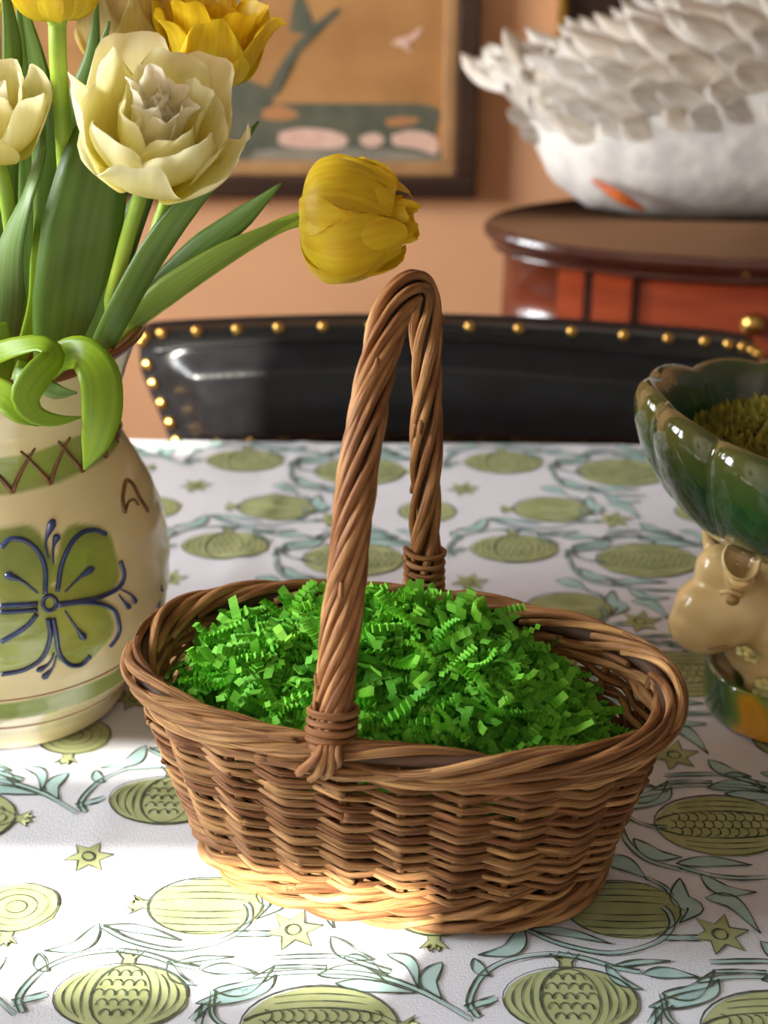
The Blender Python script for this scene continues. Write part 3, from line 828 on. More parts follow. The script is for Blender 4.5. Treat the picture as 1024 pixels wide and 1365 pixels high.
# ------------------------------------------------------------------ tulips in the vase
MOUTH = np.array([VC[0], VC[1], T + VH - .05])
def petal(o, n, ang, L, W, psi, ruf, ph, cup=1.0, twist=0):
    n = np.asarray(n, float); n /= np.linalg.norm(n)
    h = np.array([0, 0, 1.]) if abs(n[2]) < .95 else np.array([1., 0, 0])
    e1 = np.cross(h, n); e1 /= np.linalg.norm(e1); e2 = np.cross(n, e1)
    er = math.cos(ang) * e1 + math.sin(ang) * e2; et = -math.sin(ang) * e1 + math.cos(ang) * e2
    ns, nw = 17, 13
    S = np.linspace(0, 1, 33); V, U = [], []
    ps = np.interp(S, np.linspace(0, 1, len(psi)), np.radians(psi))
    r = np.concatenate([[0], np.cumsum(np.sin((ps[1:] + ps[:-1]) / 2) / 32)]) * L + .0022
    hh = np.concatenate([[0], np.cumsum(np.cos((ps[1:] + ps[:-1]) / 2) / 32)]) * L
    for i in range(ns):
        s = i / (ns - 1)
        w = W * (.07 + .93 * math.sin(math.pi * min(1, .03 + .68 * s)) ** .8)
        for j in range(nw):
            v = -1 + 2 * j / (nw - 1)
            k = max(0, (s - .45) / .55); k = k * k * (3 - 2 * k)
            se = s * (1 - .34 * abs(v) ** 2.6 * s) + ruf * k * .022 * math.cos(7 * v + ph)
            se = min(1, max(0, se))
            rs, hs, pp = np.interp(se, S, r), np.interp(se, S, hh), np.interp(se, S, ps)
            rho = max(rs, W * .5) * cup
            wv = w * (1 - .25 * k * abs(v) ** 3)
            a = wv * v / 2 / rho
            q = ruf * k * (math.sin(v * 4 + ph) + .5 * math.sin(v * 8 + 2 * ph)) * W * .045
            ra = rs - rho * (1 - math.cos(a)) + q * math.cos(pp)
            V.append(o + er * ra + et * (rho * math.sin(a)) + n * (hs - q * math.sin(pp))); U.append((s, .5 + v / 2))
    return np.array(V), gridf(ns, nw), U
def leafblade(pts, name, m, parent, n=26):
    # pts: px, py, depth Y, width in px, turn in degrees about its own line
    P = spline([vp(p[0], p[1], p[2]) for p in pts], n)
    u = np.linspace(0, 1, len(pts)); uu = np.linspace(0, 1, n)
    W = np.array([p[3] for p in pts], float) * np.array([pxm(vp(p[0], p[1], p[2])) for p in pts])
    w = np.interp(uu, u, W); tw = np.radians(np.interp(uu, u, [p[4] for p in pts]))
    t = np.gradient(P, axis=0); t /= np.linalg.norm(t, axis=1)[:, None]
    V, U = [], []; nw = 7
    for i in range(n):
        view = P[i] - CAM; view /= np.linalg.norm(view)
        side = np.cross(t[i], view); side /= np.linalg.norm(side) + 1e-9
        nor = np.cross(side, t[i])
        sd_ = side * math.cos(tw[i]) + nor * math.sin(tw[i]); no_ = -side * math.sin(tw[i]) + nor * math.cos(tw[i])
        for j in range(nw):
            v = -1 + 2 * j / (nw - 1)
            V.append(P[i] + sd_ * (w[i] / 2 * v) - no_ * w[i] * (.025 if m is M_leaf_l else .09) * (abs(v) ** 1.5 - .4) * -1); U.append((i / n * .3, j / nw))
    o = build(name, V, gridf(n, nw), m, parent, uv=U)
    s = o.modifiers.new('thickness', 'SOLIDIFY'); s.thickness = .0008; s.offset = 0
    return o
def tulip(label, base, axis, layers, stem, leaves, sr=.0038):
    o = root('tulip', label, 'tulip', MOUTH, 'tulips in the pottery vase')
    b = vp(*base)
    P = spline([MOUTH + np.array([R.uniform(-.01, .01), R.uniform(-.01, .01), -.02])] + [vp(*q) for q in stem] + [b, b + np.asarray(axis) / np.linalg.norm(axis) * .004], 40)
    g = tube(P, np.linspace(sr * 1.1, sr, 40), 10)
    build('stem', g[0], g[1], M_stem, o)
    g = ellipsoid(b, (.0052, .0052, .0045), 8, 12)
    build('receptacle', g[0], g[1], M_stem, o)
    for (cnt, L, W, psi, m, ph, ruf, cup, lift) in layers:
        nn = np.asarray(axis, float) / np.linalg.norm(axis)
        for k in range(cnt):
            V, F, U = petal(b + nn * lift, axis, ph + 2 * math.pi * k / cnt + R.uniform(-.12, .12), L * R.uniform(.93, 1.06), W * R.uniform(.92, 1.08), [x + R.uniform(-5, 5) for x in psi], ruf, R.uniform(0, 6), cup)
            build('petal', V, F, m, o, uv=U)
    for lf in leaves:
        leafblade(lf[0], 'leaf', lf[1], o)
    return o
DEG = math.radians
# big cream double tulip in front
tulip('wide open cream double tulip with ruffled ivory centre, largest bloom in front', (199, 223, .745), (.26, -.56, .80),
      [(5, .070, .064, (84, 66, 32, 14, 6), M_cream, .45, 1.0, 1.3, .001), (5, .064, .060, (86, 56, 22, 6, -4), M_cream, 1.1, 1.1, 1.25, .002), (4, .056, .036, (66, 36, 10, 0, 14), M_cream, .2, 1.6, 1.2, .003), (6, .054, .030, (48, 18, 2, 0, 30), M_white, .6, 2.2, .9, .004), (6, .046, .030, (24, 6, -6, -22, -4), M_white, .1, 2.6, .8, .005), (4, .040, .026, (12, 0, -8, -20, 10), M_white, .5, 2.6, .8, .006)],
      [(128, 450, .772), (150, 390, .765), (172, 310, .755)],
      [([(78, 492, .775, 66, 0), (92, 410, .765, 100, 8), (108, 310, .762, 108, 10), (124, 232, .762, 96, 10), (142, 150, .77, 60, 10), (150, 110, .775, 6, 10)], M_leaf),
       ([(114, 470, .77, 30, 10), (138, 395, .765, 44, 20), (165, 320, .768, 42, 25), (196, 250, .775, 26, 20), (215, 200, .78, 3, 10)], M_leaf),
       ([(128, 478, .765, 30, -10), (160, 415, .755, 36, -12), (205, 335, .75, 38, -10), (250, 272, .748, 34, 10), (300, 218, .748, 24, 25), (345, 162, .75, 2, 30)], M_leaf)])
tulip('deep yellow open tulip standing behind the large cream bloom', (282, 112, .87), (.13, -.10, 1.0),
      [(6, .058, .050, (84, 52, 22, 18, 56), M_yellow, .2, 1.2, 1.3, 0), (5, .054, .044, (70, 36, 12, 10, 34), M_yellow, .7, 1.3, 1.2, .002), (5, .042, .032, (50, 20, 4, 0, 10), M_yellow, .2, 1.5, 1, .003)],
      [(170, 440, .81), (205, 320, .83), (238, 225, .85)],
      [([(172, 420, .80, 18, 0), (215, 380, .80, 34, 10), (270, 330, .80, 40, 15), (325, 288, .80, 30, 20), (376, 244, .80, 2, 20)], M_leaf)])
tulip('yellow nodding tulip reaching out to the right over the chair', (407, 290, .80), (.97, -.16, .02),
      [(6, .082, .056, (96, 72, 14, -30, -66), M_yellow, .3, .8, 1.2, 0), (5, .074, .050, (88, 60, 8, -26, -50), M_yellow, .9, 1.1, 1.2, .002), (6, .056, .036, (60, 30, 0, -14, 0), M_yellow, .2, 1.6, 1.0, .003), (4, .058, .026, (30, 14, 0, 0, 8), M_yellow, .8, 1.8, .9, .003)],
      [(160, 448, .80), (215, 405, .80), (300, 345, .80), (365, 305, .80)],
      [([(168, 432, .79, 24, 0), (225, 385, .79, 36, 6), (290, 342, .79, 28, 10), (350, 310, .792, 16, 20), (402, 288, .797, 3, 20)], M_leaf_y)])
tulip('cream tulip cut by the left edge, its petals opening to the right', (-6, 205, .755), (.06, -.34, .9),
      [(5, .056, .050, (84, 54, 24, 14, 6), M_cream, .5, .8, 1.2, 0), (5, .050, .044, (70, 40, 14, 4, 0), M_cream, 1.1, .9, 1.2, .002), (6, .038, .028, (50, 20, 4, -6, 0), M_white, .2, 1.4, 1, .003)],
      [(22, 450, .79), (18, 340, .775), (8, 260, .76)],
      [([(2, 470, .765, 40, 0), (8, 400, .76, 46, 10), (14, 330, .755, 42, 40), (36, 262, .75, 28, 60), (54, 205, .762, 16, 40), (58, 150, .775, 3, 30)], M_leaf_s),
       ([(28, 480, .775, 20, 0), (46, 410, .77, 20, 10), (48, 350, .77, 16, 20), (50, 280, .77, 3, 20)], M_leaf_l),
       ([(40, 470, .80, 40, 0), (50, 350, .80, 56, 10), (48, 200, .80, 60, 10), (40, 90, .80, 40, 10), (24, 0, .80, 4, 10)], M_leaf)])
tulip('pale yellow tulip at the top left seen from below its cup', (76, 26, .745), (.02, -.10, 1.0),
      [(6, .052, .050, (84, 46, 12, 2, 0), M_yellow, .3, .6, 1.25, 0), (5, .048, .040, (60, 30, 6, 0, 0), M_cream, .8, .8, 1.1, .002)],
      [(80, 450, .80), (90, 320, .80), (86, 200, .775), (78, 90, .748)],
      [([(58, 470, .79, 40, 0), (66, 330, .79, 44, 10), (62, 200, .785, 40, 10), (52, 100, .78, 34, 40), (30, 0, .78, 6, 30)], M_leaf),
       ([(10, 480, .79, 30, 0), (6, 300, .79, 34, 0), (12, 150, .785, 30, 20), (16, 60, .78, 26, 10), (2, -40, .78, 4, 0)], M_leaf)], .0042)
tulip('pale cream tulip standing tall at the back of the bunch', (160, 92, .88), (.05, -.05, 1.0),
      [(6, .062, .056, (78, 36, 8, 2, 4), M_pale, .1, .6, 1.25, 0), (5, .056, .044, (60, 20, 4, 0, 4), M_pale, .7, .8, 1.1, .002)],
      [(100, 450, .83), (120, 320, .85), (140, 200, .87)],
      [([(95, 440, .85, 40, 0), (105, 300, .85, 60, 0), (100, 180, .85, 60, 10), (122, 80, .85, 22, 20), (130, 2, .85, 3, 20)], M_leaf),
       ([(110, 440, .85, 40, 0), (125, 260, .85, 44, 0), (128, 110, .84, 20, 10), (146, 28, .84, 3, 10)], M_leaf_s)])
tulip('yellow tulip mostly hidden behind the stems at the left', (30, 20, .86), (-.1, -.05, 1.0),
      [(6, .050, .046, (78, 40, 10, 2, 2), M_yellow, .2, .6, 1.2, 0)],
      [(30, 450, .82), (20, 300, .84), (26, 150, .85)],
      [  # the curling leaves that hang over the lip of the vase
       ([(58, 500, .725, 26, 0), (84, 474, .715, 40, 10), (112, 472, .705, 48, 10), (133, 502, .695, 56, 0), (136, 550, .692, 54, 0), (126, 592, .692, 38, -10), (112, 626, .692, 2, -10)], M_leaf_l),
       ([(-20, 478, .73, 30, 10), (15, 464, .715, 30, 30), (55, 458, .705, 26, 40), (72, 474, .70, 34, 30), (50, 500, .692, 40, 10), (34, 528, .688, 40, 0), (46, 552, .688, 28, -10), (76, 560, .69, 16, -10), (108, 556, .695, 2, -10)], M_leaf_l),
       ([(20, 500, .71, 20, 0), (50, 508, .70, 26, 20), (75, 522, .695, 22, 20), (103, 524, .695, 2, 20)], M_leaf_s),
       ([(-15, 512, .715, 30, 0), (8, 530, .70, 44, 10), (30, 552, .692, 30, 10), (52, 568, .69, 2, 10)], M_leaf_l),
       ([(0, 430, .74, 20, 0), (8, 470, .735, 22, 10), (2, 510, .73, 20, 0), (-14, 540, .73, 3, 0)], M_leaf_l)])

# ------------------------------------------------------------------ glazed planter: animal carrying a green bowl
PC = gp(1040, 942)
pl = root('ceramic_planter', 'glazed ceramic planter of a tan animal under a green fluted bowl, on a round base', 'planter', (PC[0], PC[1], T + .0012))
def glaze_base():
    m = bpy.data.materials.new('base_glaze'); m.use_nodes = True
    nt = m.node_tree; N = nt.nodes; L = nt.links; b = N['Principled BSDF']
    b.inputs['Roughness'].default_value = .15; b.inputs['Coat Weight'].default_value = .8
    tc = N.new('ShaderNodeTexCoord'); nz = N.new('ShaderNodeTexNoise'); nz.inputs['Scale'].default_value = 13; nz.inputs['Detail'].default_value = 2
    L.new(tc.outputs['Object'], nz.inputs['Vector'])
    rp = ramp(nt, [(.30, (22, 36, 20)), (.42, (60, 96, 40)), (.49, (120, 140, 50)), (.53, (214, 156, 34)), (.60, (200, 140, 30)), (.66, (56, 88, 36))]); L.new(nz.outputs[0], rp.inputs[0])
    L.new(rp.outputs[0], b.inputs['Base Color'])
    return m
rb = (1040 - 936) * pxm(PC)
V, F = lathe([(.001, .001), (rb * .93, .001), (rb * .985, .004), (rb, .012), (rb, .028), (rb * .985, .0325), (rb * .95, .0335), (rb * .9, .0295), (rb * .84, .0235), (rb * .4, .0215), (.001, .0215)], 64, (PC[0], PC[1], T + .0012))
build('base', V, F, glaze_base(), pl)
# animal: one continuous body, head to the left
def pv(x, y, dy=0): return vp(x, y, PC[1] + dy)
mm = pxm(pv(1000, 800))
hd_c = pv(985, 800, -.012)
geo = []
def blob3(c, r, a=0): geo.append(ellipsoid(c, r, 16, 22, roty(a)))
blob3(pv(992, 800, -.008), (.030, .024, .026), .2)
blob3(pv(960, 815, -.010), (.029, .021, .023), .3)
blob3(pv(938, 834, -.012), (.022, .018, .0175), .2)
blob3(pv(925, 838, -.012), (.013, .015, .012))
blob3(pv(968, 768, -.006), (.018, .016, .022), -.6)
blob3(pv(1060, 800, 0), (.052, .034, .036))
blob3(pv(1050, 850, 0), (.040, .030, .034))
blob3(pv(1022, 885, -.012), (.013, .012, .030), .1)
blob3(pv(1030, 880, .018), (.013, .012, .030), .1)
blob3(pv(1095, 870, -.012), (.015, .013, .036))
blob3(pv(1095, 870, .018), (.015, .013, .036))
blob3(pv(1060, 745, 0), (.030, .026, .022))
# far ear, a pointed cone
ear = spline([pv(968, 762, .008), pv(952, 735, .010), pv(936, 700, .012)], 10)
geo.append(tube(ear, np.linspace(.012, .0015, 10), 12)[:2])
ng = tube(spline([pv(990, 780, -.02), pv(988, 765, -.026)], 5), .0085, 12)[:2]
geo.append(ng)
an = join(geo)
ao = build('animal_figure', an[0], an[1], M_tan, pl)
rm = ao.modifiers.new('merge', 'REMESH'); rm.mode = 'VOXEL'; rm.voxel_size = .0017; rm.use_smooth_shade = True
sm = ao.modifiers.new('smooth', 'SMOOTH'); sm.factor = .6; sm.iterations = 9
# near ear: a little cup facing the viewer
ec = pv(986, 748, -.030); view = CAM - ec; view /= np.linalg.norm(view)
view = view * .8 + np.array([.25, 0, .25]); view /= np.linalg.norm(view)
e1 = np.cross([0, 0, 1], view); e1 /= np.linalg.norm(e1); e2 = np.cross(view, e1)
V = []; pr_ = [(0.0012, -.0035), (.006, -.002), (.0092, .002), (.0104, .005), (.0114, .004), (.0108, 0), (.008, -.006), (.003, -.009)]
for r_, h_ in pr_:
    for k in range(24):
        a = 2 * math.pi * k / 24
        V.append(ec + view * h_ + e1 * r_ * math.cos(a) * 1.0 + e2 * r_ * math.sin(a) * 1.12)
build('ear', V, gridf(len(pr_), 24, True), M_tan, ao)
g = ellipsoid(pv(977, 800, -.0335), (.0042, .003, .0036), 8, 12); build('eye', g[0], g[1], M_tan_d, ao)
g = tube(spline([pv(960, 790, -.032), pv(974, 788, -.034), pv(990, 794, -.033)], 10), .0016, 6); build('brow', g[0], g[1], M_tan, ao)
g = tube(spline([pv(922, 853, -.022), pv(945, 864, -.028), pv(970, 862, -.030)], 10), .0011, 6); build('mouth', g[0], g[1], M_tan_d, ao)
g = ellipsoid(pv(912, 826, -.018), (.002, .0035, .0018), 8, 10); build('nostril', g[0], g[1], M_tan_d, ao)
for (x, y) in ((992, 868), (1003, 876), (1018, 912), (1026, 925), (1014, 925)):
    c = np.array(pv(x, y, -.03)); c[2] = max(c[2], T + .024)
    parts_ = [ellipsoid(c + .0032 * np.array([math.cos(a), math.sin(a) * .8, .2 * math.sin(a)]), (.0026, .0026, .0016), 6, 8) for a in np.arange(5) * 1.2566]
    g = join(parts_); build('flower', g[0], g[1], M_petalcer, pl)
# fluted bowl
BWC = vp(1062, 590, PC[1] + .01)
brad = (1062 - 850) * pxm(BWC)
NL = 11
def bowl(profile, n=208, flute=.06, wav=.003, ph=.4):
    V = []
    for (r, z, fl) in profile:
        for k in range(n):
            a = 2 * math.pi * k / n
            lobe = abs(math.sin(NL * a / 2 + ph)) ** .7 - .55
            rr = r * brad * (1 + flute * fl * lobe)
            V.append((BWC[0] + rr * math.cos(a), BWC[1] + rr * math.sin(a), BWC[2] + z + wav * fl * lobe * 1.2 + .007 * fl * math.sin(2 * a + 1.1)))
    return V, gridf(len(profile), n, True)
V, F = bowl([(.18, -.066, 0), (.40, -.061, .2), (.62, -.051, .6), (.80, -.036, 1), (.93, -.016, 1.2), (.995, .004, 1.2), (1.0, .016, 1.2), (.97, .024, 1.2), (.92, .027, 1.2), (.87, .024, 1.1), (.82, .014, .9), (.76, -.004, .6), (.66, -.022, .3), (.4, -.030, 0), (.01, -.032, 0)])
def glaze_bowl():
    m = mat('bowl_glaze', (36, 78, 36), (14, 46, 30), scale=18, rough=.1, coat=.8, bump=.35, bscale=45)
    nt = m.node_tree; N = nt.nodes; L = nt.links; b = N['Principled BSDF']
    base = b.inputs['Base Color'].links[0].from_socket
    tc = N.new('ShaderNodeTexCoord'); sx = N.new('ShaderNodeSeparateXYZ'); L.new(tc.outputs['Object'], sx.inputs[0])
    nz = N.new('ShaderNodeTexNoise'); nz.inputs['Scale'].default_value = 30; L.new(tc.outputs['Object'], nz.inputs['Vector'])
    ad = N.new('ShaderNodeMath'); ad.operation = 'MULTIPLY_ADD'; ad.inputs[1].default_value = .035; L.new(nz.outputs[0], ad.inputs[0]); L.new(sx.outputs[2], ad.inputs[2])
    mr = N.new('ShaderNodeMapRange'); z = BWC[2] - T - .0012 + .0345
    mr.inputs[1].default_value = z - .020; mr.inputs[2].default_value = z + .012; L.new(ad.outputs[0], mr.inputs[0])
    mx = N.new('ShaderNodeMix'); mx.data_type = 'RGBA'; L.new(mr.outputs[0], mx.inputs[0]); L.new(base, mx.inputs[6]); mx.inputs[7].default_value = srgb((78, 80, 34))
    L.new(mx.outputs[2], b.inputs['Base Color'])
    return m
bo = build('bowl', V, F, glaze_bowl(), pl)
V, F = lathe([(.001, .0), (brad * .3, -.001), (brad * .66, -.007)], 40, (BWC[0], BWC[1], BWC[2] - .006))
tag(build('moss_bed', V, F, M_soil, pl), None)
tufts = []
for q in range(1500):
    a = R.uniform(0, 6.283); r = brad * .64 * math.sqrt(R.random())
    c = np.array([BWC[0] + r * math.cos(a), BWC[1] + r * math.sin(a), BWC[2] - .003 + .014 * (1 - (r / brad / .66) ** 2)])
    d = np.array([R.gauss(0, .6), R.gauss(0, .6), 1.0]); d /= np.linalg.norm(d); ln = R.uniform(.005, .011)
    s_ = np.cross(d, [R.random(), R.random(), .1]); s_ /= np.linalg.norm(s_); w = R.uniform(.0008, .0016)
    tufts.append((np.array([c - s_ * w, c + s_ * w, c + d * ln * .6 + s_ * w * 1.2, c + d * ln, c + d * ln * .6 - s_ * w * 1.2]), [(0, 1, 2, 4), (4, 2, 3)]))
g = join(tufts)
tag(build('moss', g[0], g[1], M_moss, smooth=False, loc=tuple(BWC)), 'olive green dried moss filling the green bowl', 'moss', kind='stuff')

# ------------------------------------------------------------------ leather dining chair beyond the table
CHY = TY1 + .075
def cx(x, y): q = vp(x, y, CHY); return q[0], q[2]
ch = root('dining_chair', 'black leather dining chair studded with brass nails behind the table', 'chair', (cx(600, 500)[0], CHY + .0, 0))
Lf = np.array([cx(*p) for p in ((187, 446), (188, 478), (199, 515), (213, 550), (226, 588), (236, 630))])
Rt = np.array([cx(*p) for p in ((1012, 458), (1010, 488), (998, 522), (986, 555), (976, 590), (968, 632))])
Tp = np.array([cx(*p) for p in ((187, 452), (200, 442), (300, 437), (420, 434), (560, 433), (700, 437), (850, 446), (960, 454), (1002, 460), (1012, 468))])
nu, nv = 60, 30
tp = np.stack([np.interp(np.linspace(0, 1, nu), np.linspace(0, 1, 600), spline(np.column_stack([Tp, np.zeros(10)]), 600)[:, k]) for k in (0, 1)], 1)
tx = np.linspace(0, 1, nu)
lf = spline(np.column_stack([Lf, np.zeros(6)]), nv); rt = spline(np.column_stack([Rt, np.zeros(6)]), nv)
zbot = cx(600, 592)[1] - .012
def chair_xz(u, v):                                # u across, v from top to bottom
    i = v * (nv - 1); x0 = np.interp(i, np.arange(nv), lf[:, 0]); x1 = np.interp(i, np.arange(nv), rt[:, 0])
    top = np.interp(u, tx, tp[:, 1]); xt = np.interp(u, tx, tp[:, 0])
    x = (1 - v) * xt + v * (x0 + (x1 - x0) * u) if v > 0 else xt
    xs = x0 + (x1 - x0) * u
    return xs * min(1, v * 8) + xt * (1 - min(1, v * 8)), top + (zbot - top) * v
def chair_y(u, v):                                 # padded front, edges flat
    e = min(u, 1 - u) * .72; f = min(v, 1 - v) * .19
    p = min(1, max(0, (e - .020) / .05)); q = min(1, max(0, (f - .014) / .04))
    bul = (p * p * (3 - 2 * p)) * (q * q * (3 - 2 * q))
    return CHY - .006 - .026 * bul + .008 * (1 - (2 * u - 1) ** 2)
V = []
for i in range(nv * 2):
    for j in range(nu * 2):
        u, v = j / (nu * 2 - 1), i / (nv * 2 - 1)
        x, z = chair_xz(u, v); V.append((x, chair_y(u, v), z))
build('back_cushion', V, gridf(nv * 2, nu * 2), M_leather, ch)
V = []
for i in range(nv):
    for j in range(nu):
        u, v = j / (nu - 1), i / (nv - 1)
        x, z = chair_xz(u, v); V.append((x, CHY + .022 + .008 * (1 - (2 * u - 1) ** 2), z))
F = gridf(nv, nu); off = len(V)
edge = [(0, j) for j in range(nu)] + [(i, nu - 1) for i in range(1, nv)] + [(nv - 1, j) for j in range(nu - 2, -1, -1)] + [(i, 0) for i in range(nv - 2, 0, -1)]
for (i, j) in edge:
    u, v = j / (nu - 1), i / (nv - 1); x, z = chair_xz(u, v); V.append((x, chair_y(u, v), z))
for k in range(len(edge)):
    a, b = edge[k], edge[(k + 1) % len(edge)]; F.append((a[0] * nu + a[1], b[0] * nu + b[1], off + (k + 1) % len(edge), off + k))
build('back_panel', V, F, M_leather, ch)
def nail(u, v):
    x, z = chair_xz(u, v)
    g = ellipsoid((x, chair_y(u, v) - .001, z), (.0052, .0036, .0052), 8, 14)
    build('nail', g[0], g[1], M_brass, ch)
for k in range(19): nail(.018 + .964 * k / 18, .012)
for v in (.20, .36, .53, .70, .86): nail(.012, v); nail(.988, v)
for k in range(17): nail(.02 + .96 * k / 16, .955)
# welt round the padded panel
W = [(u, .095) for u in np.linspace(.03, .97, 60)]
g = tube([(chair_xz(u, v)[0], chair_y(u, v) - .002, chair_xz(u, v)[1]) for u, v in W], .0022, 6); build('welt', g[0], g[1], M_leather, ch)
sx0, sx1 = cx(280, 590)[0], cx(930, 590)[0]
o = build('seat', *box(sx0, sx1, CHY - .40, CHY + .03, .40, .48), M_leather, ch, smooth=False); bevel(o, .025, 3)
for x in (sx0 + .04, sx1 - .04):
    g = tube([(x, CHY + .035, zbot - .0), (x, CHY + .03, .44), (x * 1.0, CHY + .06, 0)], [.018, .02, .014], 10); build('leg', g[0], g[1], M_mahog, ch)
    g = tube([(x, CHY - .36, .41), (x, CHY - .36, 0)], [.02, .013], 10); build('leg', g[0], g[1], M_mahog, ch)

# ------------------------------------------------------------------ oval side table
STY = 1.60
e0 = vp(646, 296, STY); STZ = e0[2]
SA = .335; STX = e0[0] + SA; SB = .135
st = root('side_table', 'oval mahogany side table with drawer and brass knob, by the wall', 'side table', (STX, STY, 0))
def ov(k, z, n=96):
    a = np.arange(n) * 2 * np.pi / n
    return np.stack([STX + (SA + k) * np.cos(a), STY + (SB + k) * np.sin(a), np.full(n, z)], 1)
def stack(levels, cap=True, n=96):
    V = np.concatenate([ov(k, z, n) for k, z in levels]); F = gridf(len(levels), n, True)
    if cap: F += [tuple(range(n)), tuple(range((len(levels) - 1) * n, len(levels) * n))[::-1]]
    return V, F
build('table_top', *stack([(-.004, STZ), (0, STZ - .003), (.001, STZ - .010), (-.004, STZ - .015), (-.008, STZ - .020), (-.010, STZ - .026)]), M_mahog_top, st)
AP = -.022
build('apron', *stack([(AP, STZ - .026), (AP, STZ - .115)]), M_mahog, st)
def panel(name, x0, x1, z0, z1, m, lift, parent=st):
    # curved strip on the apron between two photo columns
    A = []
    for px in (x0, x1):
        X = vp(px, 380, STY - SB * .8)[0]; A.append(-math.acos(max(-1, min(1, (X - STX) / (SA + AP)))))
    V = []; n = 14
    for z in (z0, z1):
        for l in (lift, 0):
            for a in np.linspace(A[0], A[1], n):
                V.append((STX + (SA + AP + l) * math.cos(a), STY + (SB + AP + l) * math.sin(a), z))
    F = []
    for i in range(n - 1):
        F += [(i, i + 1, 2 * n + i + 1, 2 * n + i), (i, i + 1, n + i + 1, n + i), (2 * n + i, 2 * n + i + 1, 3 * n + i + 1, 3 * n + i)]
    F += [(0, n, 3 * n, 2 * n), (n - 1, 2 * n - 1, 4 * n - 1, 3 * n - 1)]
    return build(name, V, F, m, parent)
panel('apron_panel', 752, 786, STZ - .110, STZ - .03, M_mahog_r, .003)
panel('inlay', 787, 795, STZ - .114, STZ - .026, M_dark, .0035)
panel('apron_panel', 796, 848, STZ - .110, STZ - .03, M_mahog_r, .002)
panel('inlay', 851, 856, STZ - .114, STZ - .026, M_dark, .0035)
dr = panel('drawer', 860, 1165, STZ - .108, STZ - .034, M_mahog_r, .006)
kx = vp(1010, 402, STY - SB - .0)
ka = -math.acos((kx[0] - STX) / SA)
kc = np.array([kx[0], STY + (SB + AP) * math.sin(ka) - .008, STZ - .070])
g = tube([kc + [0, .012, 0], kc], .004, 10); g2 = ellipsoid(kc + [0, -.008, 0], (.0125, .010, .0125), 12, 18)
g = join([g[:2], g2]); build('knob', g[0], g[1], M_brass, dr)
for sx_ in (-1, 1):
    for sy in (-1, 1):
        x, y = STX + sx_ * (SA - .07), STY + sy * (SB - .05)
        g = tube([(x, y, STZ - .11), (x, y, STZ - .2), (x, y, 0)], [.022, .016, .010], 10); build('leg', g[0], g[1], M_mahog, st)

# ------------------------------------------------------------------ feathered bird sculpture
BY = STY
bd = root('bird_sculpture', 'large white feathered bird sculpture sitting on the mahogany side table', 'sculpture', (STX + .02, BY, STZ))
SEC = [(694, 112, 140, .012), (712, 108, 190, .036), (740, 98, 248, .066), (790, 72, 286, .090), (860, 42, 300, .105), (950, 12, 305, .112), (1050, -26, 305, .112), (1150, -10, 300, .104), (1230, 40, 285, .08), (1280, 90, 240, .04)]
SX, SB0, ST0, SD = [], [], [], []
for (x, yt, yb, d) in SEC:
    q0 = vp(x, yt, BY); q1 = vp(x, yb, BY - .6 * d)
    SX.append(q0[0]); ST0.append(q0[2]); SB0.append(max(q1[2], STZ + .0005)); SD.append(d)
SX, SB0, ST0, SD = map(np.array, (SX, SB0, ST0, SD))
def bsurf(u, a):                                   # u along the body, a: -90 bottom, 0 front, 90 top, 180 back
    x = np.interp(u, np.linspace(0, 1, len(SX)), SX)
    b, t, d = (np.interp(x, SX, q) for q in (SB0, ST0, SD))
    c, h = (b + t) / 2, (t - b) / 2
    ca, sa = math.cos(a), math.sin(a)
    return np.array([x, BY - d * np.sign(ca) * abs(ca) ** .8, c + h * np.sign(sa) * abs(sa) ** .8])
V = []; nu_, na_ = 40, 40
for i in range(nu_):
    for j in range(na_): V.append(bsurf(i / (nu_ - 1), 2 * math.pi * j / na_))
F = gridf(nu_, na_, True) + [tuple(range(na_)), tuple(range((nu_ - 1) * na_, nu_ * na_))[::-1]]
build('body', V, F, M_plume, bd)
def feather(base, d, nor, L, W, name='feather'):
    d = d / np.linalg.norm(d); nor = nor - d * np.dot(nor, d); nor /= np.linalg.norm(nor); s = np.cross(d, nor)
    n, m = 10, 5; V, U = [], []
    for i in range(n):
        t = i / (n - 1); w = W * (.12 + .88 * math.sin(math.pi * min(1, .05 + .72 * t)) ** .8) * math.sqrt(max(0, 1 - t ** 4)) / 2
        for j in range(m):
            v = -1 + 2 * j / (m - 1)
            V.append(base + d * L * t + s * w * v + nor * (L * .16 * t * t + .006 * t - .003 - .5 * w * v * v)); U.append((t * .3, j / m))
    o = build(name, V, gridf(n, m), M_feather, bd, uv=U)
    so = o.modifiers.new('thickness', 'SOLIDIFY'); so.thickness = .0018; so.offset = 0
rows = [(-42, .036, .024), (-28, .042, .026), (-14, .050, .030), (0, .056, .032), (12, .062, .034), (26, .070, .036), (40, .078, .038), (54, .082, .040), (68, .082, .040), (84, .080, .040), (104, .074, .040)]
rows = rows[3:]
